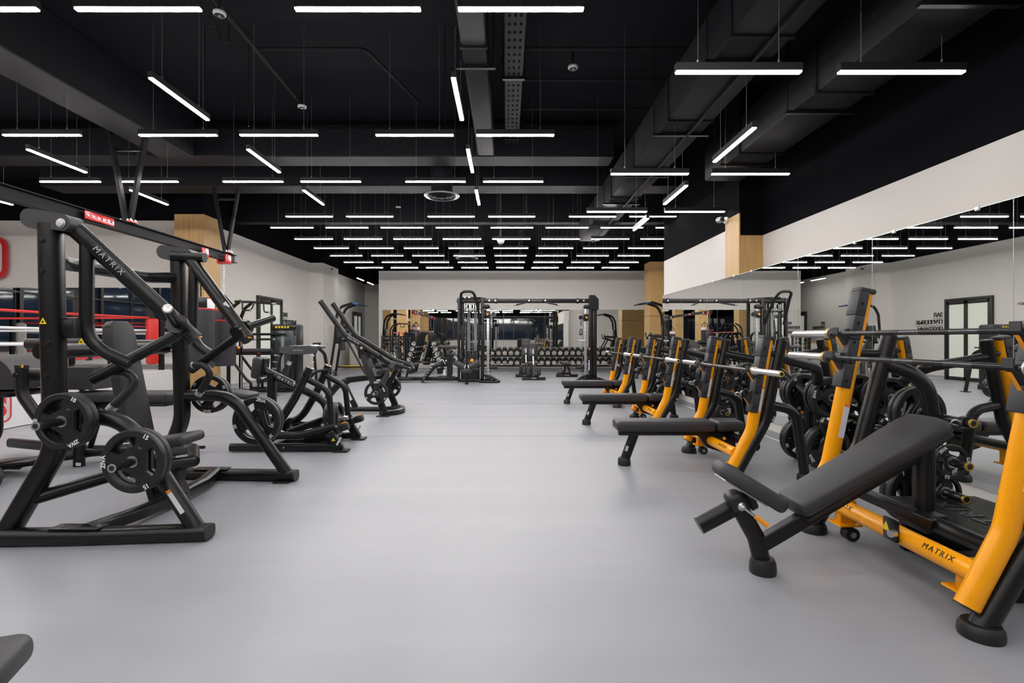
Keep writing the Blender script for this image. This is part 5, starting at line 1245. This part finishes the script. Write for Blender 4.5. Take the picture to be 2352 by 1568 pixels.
part('thigh_post', BM, lambda q: q.box((cx(1078), yc-.8, .62), (.06, .06, .5)))
for s in (-1, 1):
    part('thigh_roller', 'pad_vinyl', lambda q: q.cyl((cx(1078)+s*.06, yc-.95, cz(838)-.02), (cx(1078)+s*.33, yc-.95, cz(831)+.04), .078, 18), 50)
    part('roller_cap', 'chrome', lambda q: q.cyl((cx(1078)+s*.045, yc-.95, cz(838)-.025), (cx(1078)+s*.06, yc-.95, cz(838)-.02), .08, 18))
# overhead beam with chin grips
part('overhead_beam', BM, lambda q: q.box(((cx(1112)+cx(1356))/2, yc, 2.34), (cx(1356)-cx(1112), .11, .125), None, .015))
part('beam_joint', BM, lambda q: [q.box((cx(px), yc, 2.34), (.06, .14, .15), None, .01) for px in (1140, 1326)])
part('beam_bolt', 'chrome', lambda q: [q.cyl((cx(px), yc-.075, 2.345), (cx(px), yc-.06, 2.345), .025, 10) for px in (1124, 1138, 1215, 1252, 1326, 1340)])
lettering('MATRIX', (cx(1233), yc-.057, 2.34), (1, 0, 0), (0, 0, 1), .06, 'grey_print', T, space=1.4)
part('chin_grip', 'rubber', lambda q: [q.tube([(cx(1205), yc-.06, 2.28), (cx(1182), yc-.4, 2.19)], .024, 10), q.tube([(cx(1258), yc-.06, 2.28), (cx(1281), yc-.4, 2.19)], .024, 10)])
part('chin_grip_cap', 'chrome', lambda q: [q.cyl((cx(1183), yc-.39, 2.193), (cx(1181), yc-.42, 2.186), .027, 10), q.cyl((cx(1280), yc-.39, 2.193), (cx(1282), yc-.42, 2.186), .027, 10)])
# cable columns with sliding pulleys
for px, s in ((1121, 1), (1345, -1)):
    X = cx(px)
    part('cable_column', 'steel', lambda q: q.box((X, yc, 1.14), (.075, .075, 2.0), None, .01))
    part('column_holes', 'black_print', lambda q: [q.cyl((X, yc-.039, .3+.105*k), (X, yc-.037, .3+.105*k), .012, 8) for k in range(17)])
    part('column_head', BM, lambda q: q.box((X-s*.06, yc, 2.17), (.24, .16, .13), None, .05))
    part('column_foot', BM, lambda q: [q.box((X, yc, .10), (.16, .18, .14), None, .02), q.tube([(X-s*.2, yc, .24), (X+s*.1, yc-.05, .16), (X+s*.28, yc-.1, .05)], .04, 10, .1)])
    part('foot_loop', BM, lambda q: q.tube([(X-s*.25, yc-.15, .035), (X+s*.30, yc-.25, .035), (X+s*.33, yc+.1, .035), (X-s*.2, yc+.3, .035)], .035, 10, .12))
    zc = 1.95 if s > 0 else 1.86
    part('carriage', BM, lambda q: q.box((X, yc-.03, zc), (.14, .16, .2), None, .02))
    part('carriage_knob', 'orange_bit', lambda q: q.cyl((X+s*-.01, yc-.15, zc), (X-s*.01, yc-.11, zc), .03, 12))
    part('pulley_arm', 'black_gloss', lambda q: [q.cyl((X+s*.16, yc-.16, zc), (X+s*.16, yc-.10, zc), .065, 18), q.box((X+s*.1, yc-.1, zc), (.16, .05, .1), None, .01)])
    part('pulley_rim', 'chrome', lambda q: q.lathe([(.064, -.012), (.072, -.01), (.072, .01), (.064, .012)], (X+s*.16, yc-.13, zc), (0, 1, 0), 20))
    part('cable', 'grey_steel', lambda q: q.cyl((X+s*.09, yc-.02, .2), (X+s*.09, yc-.02, 2.15), .007, 6))
    part('counter_block', 'black_gloss', lambda q: q.box((X+s*.16, yc, .42), (.24, .1, .09), None, .01))
X = cx(1361)
part('end_post', BM, lambda q: [q.box((cx(1356), yc, 1.24), (.10, .14, 2.44), None, .015), q.box((cx(1366), yc+.12, 1.12), (.12, .3, 2.1), None, .02)])
part('end_post_top', BM, lambda q: q.prism([(-.1, .12), (.05, .12), (.16, .0), (.16, -.3), (-.1, -.3)], (X, yc, 2.38), (1, 0, 0), (0, 0, 1), .2))
part('end_base', BM, lambda q: q.prism([(-.16, 0), (.42, 0), (.42, .04), (.2, .12), (-.1, .14)], (X, yc, .02), (1, 0, 0), (0, 0, 1), .5))
part('end_label', 'label_white', lambda q: q.box((cx(1352), yc-.0712, .5), (.03, .002, .3)))
part('end_marker', 'orange_bit', lambda q: q.box((cx(1353), yc-.073, .97), (.03, .004, .07)))
part('side_handle', 'chrome', lambda q: q.cyl((cx(1324), yc-.05, cz(782)), (cx(1345), yc-.05, cz(782)), .022, 10))
T = thing('stirrup_handle', 'black stirrup handle hanging from the right cable column', 'handle', (cx(1334), yc-.13, 1.4))
part('strap', 'rubber', lambda q: q.tube([(cx(1333), yc-.13, 1.77), (cx(1333), yc-.13, 1.62)], .012, 6))
part('loop', 'rubber', lambda q: q.tube([(cx(1333), yc-.13, 1.62), (cx(1329.5), yc-.13, 1.38), (cx(1336.5), yc-.13, 1.38)], .014, 6, .02, closed=True))
part('grip', 'rubber', lambda q: q.cyl((cx(1329.5), yc-.13, 1.38), (cx(1336.5), yc-.13, 1.38), .026, 10))
T = thing('chain_handle', 'chain and clip hanging from the left cable column', 'chain', (cx(1129), yc-.13, 1.7))
part('chain', 'chrome', lambda q: [q.tube([(cx(1129)-.02*(k % 2), yc-.13, 1.95-.045*k), (cx(1129)+.02*(k % 2)+.004, yc-.13, 1.95-.045*k), (cx(1129)+.02*(k % 2)+.004, yc-.13, 1.90-.045*k), (cx(1129)-.02*(k % 2), yc-.13, 1.90-.045*k)], .006, 5, .01, fn=2, closed=True) for k in range(6)])
part('clip', 'chrome', lambda q: q.tube([(cx(1128), yc-.13, 1.68), (cx(1131), yc-.13, 1.66), (cx(1131), yc-.13, 1.57), (cx(1128), yc-.13, 1.57)], .01, 6, .02, closed=True))
# ------------------------------------------------------------------ low row station left of the tower
T = thing('low_row_station', 'low black seated cable row bench joined to the left of the crossover', 'gym machine', (-2.3, 14.9, 0))
yl = 15.0
def lx(px): return (px-CX)*yl/F
def lz(py): return HC+(CY-py)*yl/F
part('base_beam', BM, lambda q: q.box(((lx(918)+lx(1052))/2, yl, .09), (lx(1052)-lx(918), .12, .11), None, .015))
part('rear_post', BM, lambda q: q.box((lx(918), yl, .25), (.08, .1, .45), None, .012))
part('foot_post', BM, lambda q: q.prism([(-.06, -.30), (.05, -.30), (.10, -.2), (.10, .36), (-.02, .40), (-.06, .3)], (lx(1032), yl, .42), (1, 0, 0), (0, 0, 1), .14))
part('foot_plate', 'cover_rubber', lambda q: q.bar((lx(974), yl-.35, .02), (lx(999), yl-.35, .50), .30, .05, (1, 0, 0), .01))
part('foot_arm', BM, lambda q: q.tube([(lx(976), yl-.1, .10), (lx(998), yl-.1, .44), (lx(1008), yl-.1, .50), (lx(1030), yl, .50)], .045, 10, .12, sec=(.04, .06, .7)))
part('plate_bolts', 'chrome', lambda q: [bolt(q, (lx(980+4*k), yl-.51, .14+.075*k), (0, -1, 0), .012, .01) for k in range(5)])
part('seat', 'pad_vinyl', lambda q: q.box((lx(932), yl, .47), (.75, .3, .07), rotY(-.14), .025, 2), 50)
part('seat_leg', BM, lambda q: [q.tube([(lx(924), yl-.12, .42), (lx(914), yl-.12, .15)], .03, 8), q.tube([(lx(940), yl-.1, .42), (lx(935), yl-.1, .15)], .03, 8)])
part('cross_foot', BM, lambda q: [q.box((lx(930), yl-.3, .10), (.55, .1, .09), None, .02), q.box((lx(1022), yl+.4, .10), (.5, .1, .09), None, .02)])
part('pulley_housing', BM, lambda q: q.cyl((lx(1026), yl-.14, .62), (lx(1026), yl-.04, .62), .11, 18))
part('pulley_bolt', 'chrome', lambda q: bolt(q, (lx(1026), yl-.14, .62), (0, -1, 0), .02, .012))
part('handle', 'chrome', lambda q: q.tube([(lx(1012), yl-.15, .60), (lx(1018), yl-.15, .66), (lx(1024), yl-.15, .52)], .014, 6, .03))
part('sticker', 'label_white', lambda q: q.box((lx(1022), yl-.15, .28), (.06, .003, .16)))
part('top_roller', 'rubber', lambda q: q.cyl((lx(918), yl-.05, .60), (lx(921), yl-.05, .86), .06, 14))
part('leg_roller', 'pad_vinyl', lambda q: q.cyl((lx(1012), yl, 1.02), (lx(1048), yl, 1.0), .055, 14))

# ------------------------------------------------------------------ dumbbells and their racks
_db = {}
def dumbbell(R, L, c, d, label, group):
    """round headed dumbbell with silver ringed ends, axis along d"""
    k = (R, L)
    if k not in _db:
        q = MB(); q.cyl((0, 0, -L*.22), (0, 0, L*.22), R*.24, 10); gr = q.mesh('dumbbell', 'steel'); hd = []
        for s in (-1, 1):
            q = MB(); q.lathe([(R*.6, L*.20), (R, L*.24), (R, L*.46), (R*.9, L*.5), (R*.8, L*.49)], (0, 0, 0), (0, 0, s), 20); hd.append(q.mesh('head', 'rubber'))
        rg, mk = [], []
        for s in (-1, 1):
            q = MB(); q.lathe([(R*.80, L*.492), (R*.80, L*.503), (R*.62, L*.503), (R*.62, L*.492)], (0, 0, 0), (0, 0, s), 20); rg.append(q.mesh('end_ring', 'dumbbell_end'))
            q = MB(); q.box((0, 0, s*L*.499), (R*.95, R*.26, L*.008), M4.Rotation(.7, 3, 'Z')); q.box((R*.2, -R*.2, s*L*.499), (R*.5, R*.3, L*.008), M4.Rotation(.7, 3, 'Z')); mk.append(q.mesh('end_mark', 'dumbbell_end'))
        _db[k] = (gr, *hd, *rg, *mk)
    hs, cnt = [], 0
    m = _db[k]; o = link('dumbbell', m[0]); tag(o, label, 'dumbbell', group)
    o.matrix_world = M4.Translation(V(c)) @ V((0, 0, 1)).rotation_difference(V(d)).to_matrix().to_4x4() @ M4.Rotation(random.uniform(0, 6.28), 4, 'Z')
    for nm, me in zip(('head', 'head', 'end_ring', 'end_ring', 'end_mark', 'end_mark'), m[1:]):
        p = link(nm, me, o if nm == 'head' else hs[cnt % 2])
        if nm == 'head': hs.append(p)
        else: cnt += 1
    return o
T = thing('dumbbell_rack', 'long two tier black dumbbell rack along the far mirrored wall', 'rack', (1.9, 19.5, 0))
yr = 19.55; x0, x1 = -1.05, 5.15
TZ = (.655, .285)
for z in TZ:
    for dy, dz in ((-.13, -.045), (.13, .055)):
        part('shelf_rail', BM, lambda q: q.box(((x0+x1)/2, yr+dy, z+dz), (x1-x0+.1, .07, .05), M4.Rotation(.35, 3, 'X'), .008))
    part('shelf_front', BM, lambda q: q.box(((x0+x1)/2, yr-.17, z-.05), (x1-x0+.1, .015, .07)))
n = 0
for X in (x0+.35, x0+2.1, x0+4.0, x1-.3):
    part('upright', BM, lambda q: q.bar((X, yr-.02, .02), (X, yr+.08, .72), .08, .1, (0, 1, 0), .01))
    part('foot', 'rubber', lambda q: q.box((X, yr-.02, .015), (.2, .5, .03), None, .006))
ORDW = ORD+['fifteenth', 'sixteenth', 'seventeenth', 'eighteenth', 'nineteenth', 'twentieth', 'twenty-first', 'twenty-second', 'twenty-third', 'twenty-fourth', 'twenty-fifth', 'twenty-sixth', 'twenty-seventh']
for ti, (z, tn) in enumerate(zip(TZ, ('upper', 'lower'))):
    for k in range(27):
        R = .080 if ti == 0 and k in (1, 2) else .102; X = x0+.06+.2325*k
        dumbbell(R, .36 if R > .09 else .28, (X, yr-.02, z+R+.02), (0, -.94, -.34), 'black silver ringed dumbbell, %s from left on the %s tier of the long rack' % (ORDW[k], tn), 'dumbbells on the long rack')
# tower of small dumbbells
T = thing('dumbbell_tower', 'upright black tower of small chrome dumbbells at the far left', 'rack', (-4.3, 19.0, 0))
for X in (-4.62, -4.28, -3.98):
    part('column', BM, lambda q: q.box((X, 19.1, .70), (.05, .08, 1.36), None, .008))
part('base', BM, lambda q: q.box((-4.3, 19.05, .03), (.85, .5, .06), None, .01))
part('cross_bar', BM, lambda q: [q.box((-4.3, 19.12, z), (.7, .05, .05)) for z in (.12, 1.34)])
for c_, X in ((0, -4.45), (1, -4.12)):
    for k in range(8):
        z = .24+.145*k; part('cradle', BM, lambda q: q.box((X, 19.02, z-.045), (.2, .16, .02), None, .004))
        dumbbell(.05, .20, (X, 19.0, z+.018), (1, 0, 0), 'small dumbbell with a shiny grip, %s from bottom in the %s column of the tower' % (ORD[k], ('left', 'right')[c_]), 'dumbbells on the tower')
# hooped rack of fixed barbells
T = thing('barbell_rack', 'black A shaped rack of four hoops holding short fixed barbells', 'rack', (-2.95, 19.0, 0))
for i, y in enumerate((18.3, 18.75, 19.2, 19.65)):
    part('hoop', BM, lambda q: q.tube([(-3.45, y, .03), (-3.16, y, 1.15), (-3.12, y, 1.48), (-2.72, y, 1.48), (-2.68, y, 1.15), (-2.40, y, .03)], .036, 10, [0, .8, .2, .2, .8, 0], fn=7, sec=(.03, .045, .7)))
    part('foot', 'rubber', lambda q: [q.box((-3.46, y, .012), (.14, .1, .024)), q.box((-2.39, y, .012), (.14, .1, .024))])
    part('pegs', 'chrome', lambda q: [q.cyl((-3.40+.058*k, y-.04, .22+.185*k), (-3.52+.058*k, y-.04, .235+.185*k), .014, 8) for k in range(5)]+[q.cyl((-2.45-.058*k, y-.04, .22+.185*k), (-2.33-.058*k, y-.04, .235+.185*k), .014, 8) for k in range(5)])
part('tie_bar', BM, lambda q: [q.box((-3.33, 19.0, .42), (.05, 1.45, .05)), q.box((-2.52, 19.0, .42), (.05, 1.45, .05)), q.box((-2.92, 18.3, .42), (.85, .05, .07))])
lettering('MATRIX', (-2.92, 18.272, .42), (1, 0, 0), (0, 0, 1), .05, 'grey_print', T, space=1.4)
def fixed_bar(c, label):
    o = dumbbell(.092, 1.15, c, (0, -1, 0), label, 'fixed barbells on the hooped rack'); o.name = 'fixed_barbell'; o['category'] = 'barbell'
for sd, nm in ((-1, 'left'), (1, 'right')):
    for k in range(5):
        X = -3.49+.058*k if sd < 0 else -2.36-.058*k
        fixed_bar((X-.02*sd*-1, 18.75, .275+.185*k+.06), 'short fixed barbell, %s from bottom on the %s side of the hooped rack' % (ORD[k], nm))

# ------------------------------------------------------------------ adjustable benches
def adj_bench(px, py, up, label, s=1.0, Yd=None):
    global T
    Yd = Yd or HC*F/(py-CY); X = (px-CX)*Yd/F
    T = thing('adjustable_bench', label, 'weight bench', (X, Yd, 0), 'adjustable benches')
    part('front_foot', BM, lambda q: q.box((X, Yd, .05), (.62, .09, .085), None, .02))
    part('foot_cap', 'rubber', lambda q: [q.box((X+e*.32, Yd, .05), (.07, .11, .1), None, .02) for e in (-1, 1)])
    part('spine', BM, lambda q: q.bar((X, Yd, .08), (X, Yd+1.0, .12), .09, .09))
    part('rear_foot', BM, lambda q: q.box((X, Yd+1.02, .05), (.45, .08, .085), None, .02))
    part('foot_bolts', 'chrome', lambda q: [bolt(q, (X+e*.05, Yd-.045, .06), (0, -1, 0), .014, .008) for e in (-1, 0, 1)])
    if up:
        part('post', BM, lambda q: q.bar((X, Yd+.12, .08), (X+.02, Yd+.3, .50), .10, .09, (0, 1, 0), .012))
        part('back_pad', 'pad_vinyl', lambda q: q.box((X, Yd+.42, .86), (.30, .085, .80 if up > 1 else .52), M4.Rotation(-.12, 3, 'X'), .035, 3), 50)
        part('back_plate', 'black_gloss', lambda q: q.box((X, Yd+.36, .80), (.22, .02, .62 if up > 1 else .40), M4.Rotation(-.12, 3, 'X'), .01))
        part('ladder_bar', 'chrome', lambda q: q.bar((X, Yd+.16, .20), (X, Yd+.33, .72), .035, .02, (0, 1, 0)))
        part('label', 'label_white', lambda q: q.box((X, Yd+.345, .86), (.04, .004, .14), M4.Rotation(-.12, 3, 'X')))
        part('seat', 'pad_vinyl', lambda q: q.box((X, Yd+.75, .48), (.30, .40, .075), M4.Rotation(.12, 3, 'X'), .03, 3), 50)
        part('foot_roller', 'pad_vinyl', lambda q: [q.box((X+e*.16, Yd+.16, .26), (.13, .12, .26), None, .03, 2) for e in (-1, 1)], 50)
    else:
        part('back_pad', 'pad_vinyl', lambda q: q.box((X, Yd+.62, .44), (.27, .90, .08), None, .03, 3), 50)
        part('seat', 'pad_vinyl', lambda q: q.box((X, Yd+.02, .44), (.25, .24, .08), M4.Rotation(.1, 3, 'X'), .03, 3), 50)
        part('post', BM, lambda q: [q.tube([(X-.08, Yd+.02, .1), (X-.02, Yd+.35, .38)], .028, 8), q.tube([(X+.12, Yd+.02, .1), (X+.04, Yd+.3, .38)], .028, 8)])
        part('adjuster', 'orange_bit', lambda q: q.box((X-.10, Yd+.12, .28), (.03, .06, .1), None, .008))
        part('seat_plate', 'black_gloss', lambda q: q.box((X, Yd+.3, .385), (.18, 1.2, .03)))
adj_bench(1209, 866, 2, 'adjustable bench with its tall back raised, left one before the dumbbell rack')
adj_bench(1226, 873, 1, 'adjustable bench with its low back raised, beside the taller backed one')
adj_bench(1302, 865.5, 0, 'adjustable bench lying flat before the long dumbbell rack')
# bench end at the lower left corner of the view
T = thing('low_bench', 'dark padded bench end at the lower left corner', 'gym bench', (-1.6, 1.2, 0))
R = M4.Rotation(math.radians(20), 3, 'Z')
part('pad', 'pad_vinyl', lambda q: q.box((-1.60, 1.19, .405), (.72, .26, .085), R, .035, 4), 50)
part('pad_bracket', 'black_gloss', lambda q: q.box((-1.60, 1.185, .345), (.60, .16, .03), R, .008))
part('post', BM, lambda q: q.box((-1.75, 1.14, .17), (.1, .1, .34), R, .01))
part('foot', BM, lambda q: q.box((-1.75, 1.14, .03), (.5, .12, .06), R, .01))

bpy.context.view_layer.update()
for o in [o for o in COL.objects if o.parent is None and 'category' in o and len(o.children) > 3 and o['category'] not in ('weight plate', 'dumbbell', 'lamp', 'mirror')]:
    if not (o.name.startswith(('flat_bench', 'barbell.', 'barbell')) and o['category'] in ('weight bench', 'barbell')): nest(o)
